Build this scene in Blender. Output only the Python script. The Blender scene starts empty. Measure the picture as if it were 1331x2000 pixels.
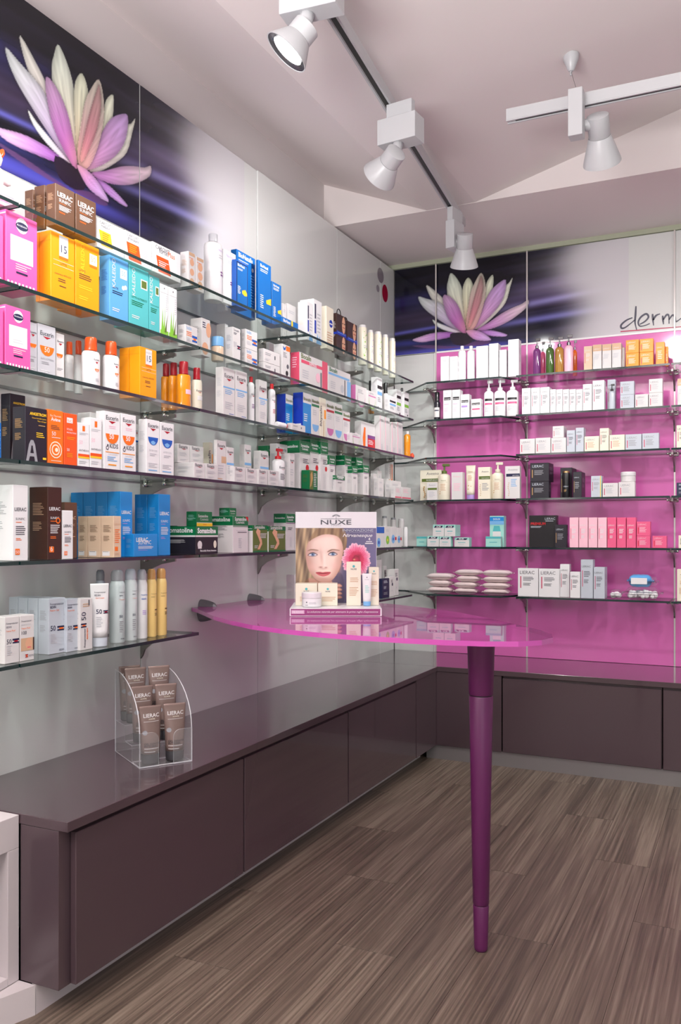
import bpy, bmesh, math, random
from mathutils import Vector, Matrix
from mathutils.geometry import tessellate_polygon
random.seed(7)
S = bpy.context.scene
COL = S.collection
# ------------------------------------------------------------------ camera
F, YAW, CY = 1684.5, -0.4452682, 1043.19
CAM = Vector((1.9578, -4.8563, 1.18402))
FWD = Vector((math.sin(YAW), math.cos(YAW), 0)); RGT = Vector((math.cos(YAW), -math.sin(YAW), 0))
cd = bpy.data.cameras.new('camera'); cam = bpy.data.objects.new('camera', cd); COL.objects.link(cam)
cam.location = CAM; cam.rotation_euler = (math.pi/2, 0, -YAW)
cd.sensor_fit = 'VERTICAL'; cd.sensor_height = 36; cd.lens = F*36/2000
cd.shift_y = (CY-1000)/2000; cd.shift_x = 0; cd.clip_start = .05
S.camera = cam
S.view_settings.view_transform = 'Standard'; S.view_settings.look = 'None'
S.view_settings.gamma = 1; S.view_settings.use_curve_mapping = False
S.view_settings.exposure = 0.0
# ------------------------------------------------------------------ world and lights
W = bpy.data.worlds.new('world'); S.world = W; W.use_nodes = True
W.node_tree.nodes['Background'].inputs[0].default_value = (1, 1, .975, 1)
W.node_tree.nodes['Background'].inputs[1].default_value = .47
def area(name, loc, rot, sx, sy, power, col=(1, 1, 1)):
    l = bpy.data.lights.new(name, 'AREA'); l.shape = 'RECTANGLE'; l.size = sx; l.size_y = sy; l.energy = power; l.color = col
    o = bpy.data.objects.new(name, l); COL.objects.link(o); o.location = loc; o.rotation_euler = rot; return o
area('rear_fill_light', (3.6, -6.6, 1.5), (math.radians(88), 0, math.radians(40)), 2.6, 2.2, 22, (.93, .96, 1))  # unseen fill light added behind the camera, not a modelled window
area('added_ceiling_fill', (3.7, -3.4, 1.3), (math.pi, 0, 0), 1.4, 1.4, 20, (1, .98, .97)); area('added_ceiling_fill', (1.2, -5.9, 1.3), (math.pi, 0, 0), 1.4, 1.2, 400, (1, .98, .97))  # two unseen upward lights, added to brighten the ceiling
SPOT_POWER = 28

# ------------------------------------------------------------------ helpers
def at(px, ax, v):
    """the world point where the line of sight through picture point px meets the plane coordinate[ax]=v"""
    d = (px[0]-665.5)*RGT - Vector((0, 0, px[1]-CY)) + F*FWD
    return CAM + d*((v-CAM[ax])/d[ax])
def depth(P): return (Vector(P)-CAM).dot(FWD)
def zat(P, y): return CAM.z - (y-CY)*depth(P)/F
def lin(c): return tuple(((x/255)/12.92 if x/255 <= .04045 else ((x/255+.055)/1.055)**2.4) for x in c)
MATS = {}
def mat(name, col, rough=.4, metal=0, coat=0, emis=0, spec=.5, alpha=1, trans=0):
    if name in MATS: return MATS[name]
    m = bpy.data.materials.new(name); m.use_nodes = True
    b = m.node_tree.nodes['Principled BSDF']
    b.inputs['Base Color'].default_value = (*lin(col), 1); b.inputs['Roughness'].default_value = rough
    b.inputs['Metallic'].default_value = metal; b.inputs['Coat Weight'].default_value = coat
    b.inputs['Coat Roughness'].default_value = .05; b.inputs['Specular IOR Level'].default_value = spec
    b.inputs['Alpha'].default_value = alpha; b.inputs['Transmission Weight'].default_value = trans
    if emis:
        b.inputs['Emission Color'].default_value = (*lin(col), 1); b.inputs['Emission Strength'].default_value = emis
    MATS[name] = m; return m
def ink(c):
    """print colour for packaging"""
    if isinstance(c, str): c = PAL[c]
    return mat('print_%d_%d_%d' % c, c, .38)
def glass_mat(name, tint, rough=.02, f0=1.5, veil=0.0, veilcol=(255, 255, 255)):
    if name in MATS: return MATS[name]
    m = bpy.data.materials.new(name); m.use_nodes = True; nt = m.node_tree; nt.nodes.clear()
    o = nt.nodes.new('ShaderNodeOutputMaterial'); t = nt.nodes.new('ShaderNodeBsdfTransparent'); g = nt.nodes.new('ShaderNodeBsdfGlossy')
    fr = nt.nodes.new('ShaderNodeFresnel'); mx = nt.nodes.new('ShaderNodeMixShader')
    t.inputs[0].default_value = (*tint, 1); g.inputs['Roughness'].default_value = rough; fr.inputs[0].default_value = f0
    src = t.outputs[0]
    if veil:
        d = nt.nodes.new('ShaderNodeBsdfDiffuse'); d.inputs[0].default_value = (*lin(veilcol), 1)
        m2 = nt.nodes.new('ShaderNodeMixShader'); m2.inputs[0].default_value = veil
        nt.links.new(t.outputs[0], m2.inputs[1]); nt.links.new(d.outputs[0], m2.inputs[2]); src = m2.outputs[0]
    gm = nt.nodes.new('ShaderNodeNewGeometry'); k = nt.nodes.new('ShaderNodeMath'); k.operation = 'SUBTRACT'; k.inputs[0].default_value = 1; nt.links.new(gm.outputs['Backfacing'], k.inputs[1])
    q = nt.nodes.new('ShaderNodeMath'); q.operation = 'MULTIPLY'; nt.links.new(fr.outputs[0], q.inputs[0]); nt.links.new(k.outputs[0], q.inputs[1])
    nt.links.new(q.outputs[0], mx.inputs[0]); nt.links.new(src, mx.inputs[1]); nt.links.new(g.outputs[0], mx.inputs[2])
    nt.links.new(mx.outputs[0], o.inputs[0]); MATS[name] = m; return m
def vcol_mat(name, rough=.15):
    m = bpy.data.materials.new(name); m.use_nodes = True; nt = m.node_tree; b = nt.nodes['Principled BSDF']
    a = nt.nodes.new('ShaderNodeVertexColor'); a.layer_name = 'Col'; nt.links.new(a.outputs[0], b.inputs['Base Color'])
    b.inputs['Roughness'].default_value = rough; MATS[name] = m; return m
def link(name, me, parent=None, loc=None):
    o = bpy.data.objects.new(name, me); COL.objects.link(o)
    if parent: o.parent = parent
    if loc is not None: o.location = loc
    return o
def tag(o, label, cat, group=None):
    o['label'] = label; o['category'] = cat
    if group: o['group'] = group
    return o
def struct(o, label=None):
    o['kind'] = 'structure'
    if label: o['label'] = label
    return o
def mesh(name, V, Fc, mats, mi=None, smooth=False):
    me = bpy.data.meshes.new(name); me.from_pydata([tuple(v) for v in V], [], Fc)
    for m in (mats if isinstance(mats, (list, tuple)) else [mats]): me.materials.append(m)
    if mi: me.polygons.foreach_set('material_index', mi)
    if smooth: me.polygons.foreach_set('use_smooth', [True]*len(me.polygons))
    me.update(); return me
def bm_mesh(name, bm, m, smooth=False):
    me = bpy.data.meshes.new(name); bm.to_mesh(me); bm.free()
    for k in (m if isinstance(m, (list, tuple)) else [m]): me.materials.append(k)
    if smooth: me.polygons.foreach_set('use_smooth', [True]*len(me.polygons))
    return me
def box_bm(x0, x1, y0, y1, z0, z1, bev=0.0):
    bm = bmesh.new(); bmesh.ops.create_cube(bm, size=1)
    for v in bm.verts:
        v.co = Vector((x0+(v.co.x+.5)*(x1-x0), y0+(v.co.y+.5)*(y1-y0), z0+(v.co.z+.5)*(z1-z0)))
    if bev: bmesh.ops.bevel(bm, geom=bm.edges[:], offset=bev, segments=1, affect='EDGES', profile=.5)
    return bm
def box(name, x0, x1, y0, y1, z0, z1, m, parent=None, bev=0.0, loc=None):
    return link(name, bm_mesh(name, box_bm(x0, x1, y0, y1, z0, z1, bev), m), parent, loc)
def prism(name, pts, z0, z1, m, parent=None, sidemat=None, bev=0, loc=None):
    bm = bmesh.new(); vs = [bm.verts.new((p[0], p[1], z0)) for p in pts]; f = bm.faces.new(vs)
    r = bmesh.ops.extrude_face_region(bm, geom=[f]); tv = [g for g in r['geom'] if isinstance(g, bmesh.types.BMVert)]
    for v in tv: v.co.z = z1
    bmesh.ops.recalc_face_normals(bm, faces=bm.faces[:])
    if sidemat:
        for f in bm.faces:
            if abs(f.normal.z) < .5: f.material_index = 1
    if bev:
        bmesh.ops.bevel(bm, geom=[e for e in bm.edges], offset=bev, segments=2, affect='EDGES')
    return link(name, bm_mesh(name, bm, [m, sidemat] if sidemat else m), parent, loc)
def lathe(prof, seg=20, sx=1, sy=1, M=None):
    """prof: list of (radius, z); closed with caps"""
    V, Fc = [], []
    for r, z in prof:
        for k in range(seg):
            a = 2*math.pi*k/seg; V.append(Vector((r*sx*math.cos(a), r*sy*math.sin(a), z)))
    for i in range(len(prof)-1):
        for k in range(seg):
            k2 = (k+1) % seg; Fc.append((i*seg+k, i*seg+k2, (i+1)*seg+k2, (i+1)*seg+k))
    Fc.append(tuple(range(seg))[::-1]); Fc.append(tuple((len(prof)-1)*seg+k for k in range(seg)))
    if M is not None: V = [M @ v for v in V]
    return V, Fc
def lathe_obj(name, prof, m, parent=None, seg=20, sx=1, sy=1, M=None, loc=None, smooth=True):
    V, Fc = lathe(prof, seg, sx, sy, M)
    me = mesh(name, V, Fc, m)
    if smooth:
        me.polygons.foreach_set('use_smooth', [True]*len(me.polygons))
        try: me.set_sharp_from_angle(angle=math.radians(38))
        except Exception: pass
    return link(name, me, parent, loc)
def tube(name, pts, r, m, parent=None, seg=8, loc=None):
    V, Fc = [], []; pts = [Vector(p) for p in pts]
    for i, p in enumerate(pts):
        t = (pts[min(i+1, len(pts)-1)]-pts[max(i-1, 0)]).normalized()
        a = t.orthogonal().normalized(); b = t.cross(a)
        if i and a.dot(pa) < 0: pass
        if i:
            a = (pa - t*pa.dot(t)).normalized(); b = t.cross(a)
        pa = a
        for k in range(seg):
            q = 2*math.pi*k/seg; V.append(p+(a*math.cos(q)+b*math.sin(q))*r)
    for i in range(len(pts)-1):
        for k in range(seg):
            k2 = (k+1) % seg; Fc.append((i*seg+k, i*seg+k2, (i+1)*seg+k2, (i+1)*seg+k))
    Fc.append(tuple(range(seg))[::-1]); Fc.append(tuple((len(pts)-1)*seg+k for k in range(seg)))
    return link(name, mesh(name, V, Fc, m, smooth=True), parent, loc)
def empty(name, loc, rz=0):
    o = bpy.data.objects.new(name, None); COL.objects.link(o); o.location = loc; o.rotation_euler = (0, 0, rz); o.empty_display_size = .05; return o

# lettering -> triangles, cached
TXT = {}
def text_geo(s, bold=0.0, shear=0.0):
    k = (s, bold, shear)
    if k in TXT: return TXT[k]
    cu = bpy.data.curves.new('lettering', 'FONT'); cu.body = s; cu.resolution_u = 2; cu.fill_mode = 'FRONT'
    cu.offset = bold; cu.shear = shear
    ob = bpy.data.objects.new('lettering', cu); COL.objects.link(ob)
    dg = bpy.context.evaluated_depsgraph_get(); me = bpy.data.meshes.new_from_object(ob.evaluated_get(dg))
    V = [v.co.copy() for v in me.vertices]; Fc = [tuple(p.vertices) for p in me.polygons]
    x0 = min(v.x for v in V); x1 = max(v.x for v in V)
    V = [(v.x-x0, v.y) for v in V]
    bpy.data.objects.remove(ob); bpy.data.curves.remove(cu); bpy.data.meshes.remove(me)
    TXT[k] = (V, Fc, x1-x0); return TXT[k]

class Decal:
    """flat print made of thin coloured shapes lying on a surface given by f(x, y) -> point; x, y in metres on the face"""
    def __init__(s, w, h, f, subdiv=1): s.w, s.h, s.f, s.n = w, h, f, subdiv; s.V = []; s.F = []; s.mi = []; s.mats = []; s.lay = 0
    def m(s, c):
        k = ink(c)
        if k not in s.mats: s.mats.append(k)
        return s.mats.index(k)
    def add(s, pts, faces, c):
        b = len(s.V); s.V += [s.f(p[0], p[1], s.lay) for p in pts]; s.F += [tuple(b+i for i in f) for f in faces]; s.mi += [s.m(c)]*len(faces); s.lay += 1
    def rect(s, x0, y0, x1, y1, c):
        n = s.n; P = []; Fc = []
        for i in range(n+1):
            x = (x0+(x1-x0)*i/n)*s.w; P += [(x, y0*s.h), (x, y1*s.h)]
        for i in range(n): Fc.append((2*i, 2*i+2, 2*i+3, 2*i+1))
        s.add(P, Fc, c)
    def poly(s, pts, c): s.add([(x*s.w, y*s.h) for x, y in pts], [tuple(range(len(pts)))], c)
    def text(s, t, x0, x1, y, c, bold=0, shear=0, sq=1, maxh=None, rot=0):
        V, Fc, L = text_geo(t, bold, shear)
        if rot:   # reading upwards: x0,x1 are along the height
            k = (x1-x0)*s.h/L; s.add([(y*s.w - v[1]*k*sq, x0*s.h+v[0]*k) for v in V], Fc, c)
        else:
            k = (x1-x0)*s.w/L; kk = min(k, .18*s.h/.7) if s.h > s.w*.5 and s.h > .06 or s.h < s.w*.9 and s.h > .03 else k; x0 += (k-kk)*L/2/s.w*0; k = kk; s.add([(x0*s.w+v[0]*k, y*s.h+v[1]*k*sq) for v in V], Fc, c)
    def lines(s, x0, x1, y1, n, pitch, c, th=None, ragged=True):
        th = th or pitch*.42; rnd = random.Random(int(x0*1000+y1*777+n)); P = []; Fc = []
        for i in range(n):
            y = y1-i*pitch; xe = x1-(rnd.random()*.35*(x1-x0) if ragged else 0)
            for (a, b) in ((x0, xe),):
                m = s.n; q = len(P)
                for k in range(m+1):
                    x = (a+(b-a)*k/m)*s.w; P += [(x, (y-th)*s.h), (x, y*s.h)]
                for k in range(m): Fc.append((q+2*k, q+2*k+2, q+2*k+3, q+2*k+1))
        s.add(P, Fc, c)
    def disc(s, cx, cy, r, c, a0=0, a1=360, ry=None):
        n = 14; P = []
        full = a1-a0 >= 360
        for k in range(n + (0 if full else 1)):
            a = math.radians(a0+(a1-a0)*k/n); P.append((cx*s.w+r*s.w*math.cos(a), cy*s.h+(ry or r)*s.w*math.sin(a)))
        if not full: P.append((cx*s.w, cy*s.h))
        s.add(P, [tuple(range(len(P)))], c)
    def run(s, prims):
        for p in prims:
            k, a = p[0], p[1:]
            if k == 'r': s.rect(*a)
            elif k == 't': s.text(*a[:5], **(a[5] if len(a) > 5 else {}))
            elif k == 'l': s.lines(*a)
            elif k == 'c': s.disc(*a)
            elif k == 'p': s.poly(*a)
    def build(s, name, parent):
        if not s.V: return None
        return link(name, mesh(name, s.V, s.F, s.mats, s.mi), parent)

PAL = dict(white=(228, 226, 228), off=(216, 212, 212), cream=(232, 224, 205), grey=(150, 150, 156), lgrey=(190, 190, 196), dgrey=(84, 84, 92), black=(22, 20, 24),
  navy=(22, 26, 66), blue=(20, 88, 180), mblue=(10, 100, 175), sky=(24, 132, 205), lblue=(120, 175, 225), pblue=(92, 160, 215), teal=(82, 178, 182), lteal=(160, 215, 205), green=(0, 108, 62), lgreen=(130, 190, 60), olive=(92, 110, 45),
  yellow=(245, 195, 40), amber=(248, 152, 8), orange=(240, 112, 22), dorange=(232, 84, 24), red=(200, 22, 34), crim=(168, 20, 36), pink=(226, 88, 158), lpink=(244, 190, 206), hpink=(232, 90, 135), rose=(222, 80, 110), mauve=(196, 110, 165), lilac=(170, 140, 205), purple=(120, 60, 130),
  brown=(98, 66, 46), dbrown=(62, 34, 24), tan=(206, 168, 136), beige=(214, 186, 160), skin=(222, 168, 136), silver=(190, 196, 206), gold=(190, 150, 95), vgreen=(60, 96, 30), vamber=(176, 128, 50), vplum=(110, 44, 110), hair=(60, 38, 34), bar=(196, 60, 96), royal=(16, 52, 168), charcoal=(30, 27, 38))

# ------------------------------------------------------------------ materials of the room
M_panel = mat('white_lacquered_panel', (211, 211, 210), .16, coat=.3)
M_plaster = mat('ceiling_plaster', (224, 215, 214), .9)
M_plaster_wall = mat('wall_plaster', (204, 197, 197), .85)
M_pink = mat('magenta_back_panel', (216, 108, 179), .13, coat=.4)
M_seam = mat('seam_shadow_gap', (44, 42, 44), .8)
M_lam = mat('plum_grey_laminate', (76, 60, 66), .22, coat=.7)
M_toe = mat('plinth_grey_metal', (138, 134, 134), .35, metal=.3)
M_wht = mat('warm_white_laminate', (205, 196, 198), .4)
M_chrome = mat('chrome', (205, 205, 200), .12, metal=1)
M_steel = mat('brushed_steel', (150, 146, 142), .3, metal=.9)
M_lamp = mat('white_lamp_enamel', (184, 184, 187), .35)
M_dark = mat('black_plastic', (18, 18, 20), .4)
M_glass = glass_mat('clear_float_glass', (.93, .975, .955), .01, 1.45)
M_edge = mat('green_glass_edge', (16, 42, 42), .12, coat=.5)
M_bulb = mat('lit_lamp_glass', (255, 255, 255), .3, emis=9)
M_acr = glass_mat('clear_acrylic', (.96, .96, .965), .03, 1.35, .05)
M_acre = mat('acrylic_edge', (225, 225, 230), .15, alpha=.75)

def floor_mat():
    m = bpy.data.materials.new('oak_vinyl_plank'); m.use_nodes = True; nt = m.node_tree; N = nt.nodes; Lk = nt.links; b = N['Principled BSDF']
    tc = N.new('ShaderNodeTexCoord'); oi = N.new('ShaderNodeObjectInfo'); mp = N.new('ShaderNodeMapping'); add = N.new('ShaderNodeVectorMath'); add.operation = 'ADD'
    mul = N.new('ShaderNodeVectorMath'); mul.operation = 'SCALE'; mul.inputs[0].default_value = (13, 37, 5); Lk.new(oi.outputs['Random'], mul.inputs['Scale'])
    Lk.new(tc.outputs['Object'], add.inputs[0]); Lk.new(mul.outputs[0], add.inputs[1]); Lk.new(add.outputs[0], mp.inputs[0])
    mp.inputs['Scale'].default_value = (1, .016, 1)
    n1 = N.new('ShaderNodeTexNoise'); n1.inputs['Scale'].default_value = 120; n1.inputs['Detail'].default_value = 3; n1.inputs['Roughness'].default_value = .6
    n2 = N.new('ShaderNodeTexNoise'); n2.inputs['Scale'].default_value = 11; n2.inputs['Detail'].default_value = 2
    Lk.new(mp.outputs[0], n1.inputs[0]); Lk.new(mp.outputs[0], n2.inputs[0])
    r = N.new('ShaderNodeValToRGB'); e = r.color_ramp.elements
    e[0].position = .36; e[0].color = (*lin((76, 65, 57)), 1); e[1].position = .66; e[1].color = (*lin((136, 122, 108)), 1)
    x = e.new(.5); x.color = (*lin((103, 89, 78)), 1)
    mx = N.new('ShaderNodeMath'); mx.operation = 'MULTIPLY_ADD'; mx.inputs[1].default_value = .35; Lk.new(n2.outputs[0], mx.inputs[0])
    sc = N.new('ShaderNodeMath'); sc.operation = 'MULTIPLY'; sc.inputs[1].default_value = .66; Lk.new(n1.outputs[0], sc.inputs[0]); Lk.new(sc.outputs[0], mx.inputs[2]); Lk.new(mx.outputs[0], r.inputs[0])
    hs = N.new('ShaderNodeHueSaturation'); v = N.new('ShaderNodeMapRange'); v.inputs[3].default_value = .95; v.inputs[4].default_value = 1.05
    Lk.new(oi.outputs['Random'], v.inputs[0]); Lk.new(v.outputs[0], hs.inputs['Value']); Lk.new(r.outputs[0], hs.inputs['Color']); Lk.new(hs.outputs[0], b.inputs['Base Color'])
    b.inputs['Roughness'].default_value = .42
    bp = N.new('ShaderNodeBump'); bp.inputs['Strength'].default_value = .25; bp.inputs['Distance'].default_value = .002; Lk.new(n1.outputs[0], bp.inputs['Height']); Lk.new(bp.outputs[0], b.inputs['Normal'])
    return m
M_floor = floor_mat()

# ------------------------------------------------------------------ room shell
fl = struct(box('floor', -.3, 5.2, -8, .3, -.06, -.004, mat('floor_subbase', (70, 60, 55), .8)))
row = 0; x = .30
while x < 3.4:
    y = -7.2 - (row*.47) % 1.2
    while y < -.42:
        y1 = min(y+1.2, -.40)
        cx, cy = x+.095, (y+y1)/2
        if y1-y > .05:
            hx, hy = .0946, (y1-y)/2-.0006
            link('plank', bm_mesh('plank', box_bm(-hx, hx, -hy, hy, -.006, 0, .0004), M_floor), fl, (cx, cy, 0))
        y += 1.2
    x += .19; row += 1
# walls: structural plaster behind, lacquered panels in front
wl = struct(box('wall_left', -.25, -.085, -8, .25, 0, 3.3, M_plaster_wall))
wb = struct(box('wall_back', -.25, 5.2, .03, .25, 0, 3.3, M_plaster_wall))
JY = [-4.8, -4.0, -3.2, -2.4, -1.598, -.797, -.215, -.001]
for i in range(len(JY)-1):
    a, b = JY[i]+.0018, JY[i+1]-.0018
    z1 = 2.781
    if b < -1.5:
        box('wall_panel', -.035, 0, a, b, .488 if False else .02, 2.236, M_panel, wl, .001)
        box('wall_panel', -.035, -.006, a, b, 2.240, z1, M_panel, wl, .001)
    else:
        box('wall_panel', -.035, 0, a, b, .02, z1, M_panel, wl, .001)
box('panel_backing', -.084, -.0351, -4.8, -.001, .02, 2.775, M_seam, wl)
JX = [.002, .272, .813, 1.592, 2.39, 3.2]
for i in range(len(JX)-1):
    a, b = JX[i]+.0018, JX[i+1]-.0018
    box('wall_panel', a, b, .0, .029, 2.262, 2.781, M_panel, wb, .001)
    if i == 0: box('wall_panel', a, b, .0, .029, .02, 2.258, M_panel, wb, .001)
    else: box('magenta_wall_panel', a, b, -.012, .029, .489, 2.252, M_pink, wb, .001)
if True:
    box('edge_reflection_strip', .276, 3.2, -.013, .0, 2.2525, 2.262, mat('strip_white', (238, 236, 236), .3), wb)  # white strip standing in for light reflected along the panels' top edge
    box('corner_edge_strip', .262, .272, -.013, -.0005, .489, 2.256, mat('strip_white', (238, 236, 236), .3), wb)
    for sx in JX[1:-1]:
        s_ = box('rail_strip', sx-.004, sx+.004, -.016, -.0125, .489, 2.78, mat('pale_metal_strip', (205, 198, 196), .35, metal=.3), wb)
struct(box('trim_1', -.08, 5.0, -.012, .029, 2.783, 2.812, mat('pale_green_gap_trim', (168, 172, 150), .5)))
# ceiling: low flat band along the back wall, folded main ceiling in front of it
def quad_slab(name, P, th, m, parent=None):
    V = [Vector(p) for p in P]+[Vector(p)+Vector((0, 0, th)) for p in P]; n = len(P)
    Fc = [tuple(range(n))[::-1], tuple(range(n, 2*n))]+[(i, (i+1) % n, n+(i+1) % n, n+i) for i in range(n)]
    return link(name, mesh(name, V, Fc, m), parent)
ce = struct(quad_slab('ceiling', [(-.12, -.779, 2.80), (5.2, -.779, 2.80), (5.2, .1, 2.81), (-.12, .1, 2.81)], .3, M_plaster))
A, B, Cx, D = (-.12, 3.045), (.49, 2.802), (.74, 2.802), (2.1, 3.175)
for (p, q) in ((A, B), (B, Cx), (Cx, D), (D, (5.2, 3.175))):
    quad_slab('ceiling_panel', [(p[0], -8, p[1]+(.03 if p is A else 0)), (q[0], -8, q[1]), (q[0], -.779, q[1]), (p[0], -.779, p[1])], .05, M_plaster, ce)

# ------------------------------------------------------------------ lotus posters (flat print on the upper panels)
def bc(x, y): return at((770+x/4.033, 440+y/4.033), 1, 0)   # print layout measured on the back wall
def lc(x, y): return at((x/2.958, y/2.958), 0, 0)
corr = [((192, 562), (38, 272)), ((258, 472), (122, 203)), ((445, 380), (348, 262)), ((585, 415), (480, 423)), ((688, 375), (575, 458)), ((395, 550), (285, 442)), ((882, 430), (745, 665)), ((1058, 590), (880, 960)), ((565, 840), (445, 950)), ((890, 860), (745, 1190))]
import numpy as np
A_ = np.array([[bc(*b).x, bc(*b).z, 1] for b, l in corr]); B_ = np.array([[lc(*l).y, lc(*l).z] for b, l in corr])
AFF = np.linalg.lstsq(A_, B_, rcond=None)[0]; INV = np.linalg.inv(np.hstack([AFF, [[0], [0], [1]]]))
def bg(x, z):
    v = (2.785-z)/.54; c = np.array([16., 15., 30.])
    def band(v0, sl, w, col, k, xa=-9, xb=9):
        nonlocal c
        g = math.exp(-((v-(v0+sl*(x-.2)))/w)**2)*k
        g *= 1/(1+math.exp(-(x-xa)/.05)) * 1/(1+math.exp((x-xb)/.05)); c = c*(1-g)+np.array(col)*g
    band(.38, -.05, .10, (40, 38, 92), .8, -9, .45); band(.56, -.06, .09, (62, 48, 78), .8)
    band(.33, -.1, .1, (120, 110, 135), .55, .7); band(.5, -.14, .05, (170, 160, 205), .7, .75)
    band(.70, -.12, .022, (100, 98, 190), .85, -9, .45); band(.76, 0, .03, (12, 12, 22), .7)
    band(.64, -.16, .03, (135, 128, 205), .8, .68); band(.78, -.1, .03, (110, 108, 190), .8, .6); band(.72, -.12, .02, (30, 28, 50), .8, .6)
    band(.84, .02, .03, (52, 58, 150), .8, -9, .25); band(.97, -.03, .06, (72, 72, 175), .85); band(.9, .0, .025, (48, 36, 70), .6, .1)
    c = c + 5*math.sin(40*v+3*x)+3*math.sin(90*v+9*x)
    f = 1/(1+math.exp(-(x-1.02+.06*math.sin(7*v))/.045)); c = c*(1-f)+np.array((206, 202, 207))*f
    return tuple(max(2, min(255, q)) for q in c)
def paint_mesh(name, V, Fc, cols, m, parent):
    me = mesh(name, V, Fc, m); ca = me.color_attributes.new('Col', 'FLOAT_COLOR', 'POINT')
    ca.data.foreach_set('color', [q for c in cols for q in (*lin(c), 1.0)]); return link(name, me, parent)
M_print = vcol_mat('glossy_poster_print', .12)
PET = [  # outline points, base colour, tip colour
 ([(145, 905), (200, 880), (300, 850), (400, 840), (500, 846), (450, 880), (330, 905), (220, 922)], (150, 80, 175), (215, 175, 215), (560, 850)),
 ([(680, 830), (740, 825), (810, 835), (892, 862), (860, 878), (740, 868)], (170, 100, 190), (200, 160, 220), (600, 830)),
 ([(780, 390), (735, 440), (715, 520), (690, 600), (650, 720), (690, 740), (760, 600), (782, 480)], (236, 226, 190), (222, 226, 205), (600, 830)),
 ([(445, 378), (425, 445), (418, 480), (425, 570), (470, 660), (560, 820), (600, 780), (560, 600), (530, 480), (485, 405)], (240, 226, 200), (214, 222, 208), (580, 850)),
 ([(585, 412), (548, 470), (540, 560), (555, 700), (580, 820), (610, 720), (626, 560), (622, 465)], (246, 226, 190), (216, 220, 196), (580, 850)),
 ([(258, 470), (275, 540), (330, 630), (420, 720), (520, 835), (562, 838), (500, 700), (430, 620), (350, 540)], (226, 205, 206), (214, 214, 205), (570, 850)),
 ([(192, 562), (212, 620), (260, 675), (340, 735), (440, 800), (520, 842), (552, 838), (490, 760), (440, 690), (370, 615), (255, 578)], (190, 160, 205), (208, 214, 214), (570, 850)),
 ([(303, 742), (330, 788), (400, 828), (500, 850), (525, 842), (430, 800), (350, 768)], (205, 190, 215), (220, 224, 220), (560, 850)),
 ([(935, 413), (905, 455), (880, 475), (860, 540), (790, 650), (690, 760), (640, 820), (700, 795), (800, 705), (880, 610), (915, 495)], (236, 216, 220), (222, 224, 208), (600, 840)),
 ([(1058, 586), (1010, 618), (930, 652), (840, 700), (740, 770), (650, 828), (760, 818), (870, 775), (960, 720), (1052, 640)], (190, 120, 195), (228, 205, 215), (620, 840)),
 ([(882, 430), (820, 460), (760, 520), (710, 610), (660, 710), (610, 825), (650, 810), (740, 735), (820, 645), (872, 545)], (214, 150, 200), (196, 160, 214), (600, 840)),
 ([(688, 375), (645, 435), (605, 530), (585, 640), (568, 780), (590, 835), (640, 800), (690, 685), (722, 545), (718, 440)], (240, 178, 185), (226, 216, 200), (590, 850)),
 ([(690, 400), (672, 440), (640, 540), (610, 660), (585, 790), (600, 800), (640, 720), (685, 600), (705, 480)], (216, 130, 150), (178, 142, 140), (590, 850)),
 ([(395, 548), (386, 590), (400, 655), (430, 735), (490, 805), (560, 855), (566, 810), (540, 720), (505, 630), (450, 567)], (176, 84, 176), (196, 156, 196), (570, 850)),
 ([(570, 828), (590, 865), (650, 905), (765, 907), (725, 862), (655, 828)], (196, 130, 200), (206, 170, 222), (570, 840)),
 ([(445, 855), (560, 850), (620, 905), (560, 945), (470, 935)], (30, 18, 34), (36, 22, 44), (560, 850)),
 ([(140, 950), (300, 945), (480, 955), (700, 945), (760, 915), (640, 915), (500, 965), (300, 972)], (96, 56, 100), (100, 66, 110), (560, 900))]
def smooth_loop(P, n=4):
    out = []; L = len(P)
    for i in range(L):
        a, b, c, d = (Vector(P[(i+k-1) % L]) for k in range(4))
        for j in range(n):
            t = j/n; out.append(.5*((2*b)+(c-a)*t+(2*a-5*b+4*c-d)*t*t+(3*b-3*c+d-a)*t**3))
    return out
def sdf(pl, X, Y):
    """signed distance (inside positive) of the points X, Y to a smooth outline"""
    lp = np.array([(p.x, p.y) for p in smooth_loop(pl, 3)]); d2 = np.full(X.shape, 1e18); ins = np.zeros(X.shape, bool)
    for i in range(len(lp)):
        ax, ay = lp[i]; bx, by = lp[(i+1) % len(lp)]; ex, ey = bx-ax, by-ay; t = np.clip(((X-ax)*ex+(Y-ay)*ey)/(ex*ex+ey*ey+1e-9), 0, 1)
        d2 = np.minimum(d2, (X-ax-t*ex)**2+(Y-ay-t*ey)**2)
        if ay != by: ins ^= ((ay > Y) != (by > Y)) & (X < ex*(Y-ay)/(by-ay)+ax)
    return np.where(ins, 1, -1)*np.sqrt(d2)
def grid_sheet(name, P, C, nx, ny, m, parent):
    """P, C: arrays (nx*ny, 3) of points and sRGB colours"""
    idx = np.arange(nx*ny).reshape(nx, ny); q = np.stack([idx[:-1, :-1], idx[1:, :-1], idx[1:, 1:], idx[:-1, 1:]], -1).reshape(-1, 4)
    me = bpy.data.meshes.new(name); me.from_pydata(P.tolist(), [], q.tolist()); me.materials.append(m)
    c = np.clip(C/255, 0, 1); c = np.where(c <= .04045, c/12.92, ((c+.055)/1.055)**2.4)
    ca = me.color_attributes.new('Col', 'FLOAT_COLOR', 'POINT'); ca.data.foreach_set('color', np.hstack([c, np.ones((len(c), 1))]).ravel().astype(np.float32)); return link(name, me, parent)
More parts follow.
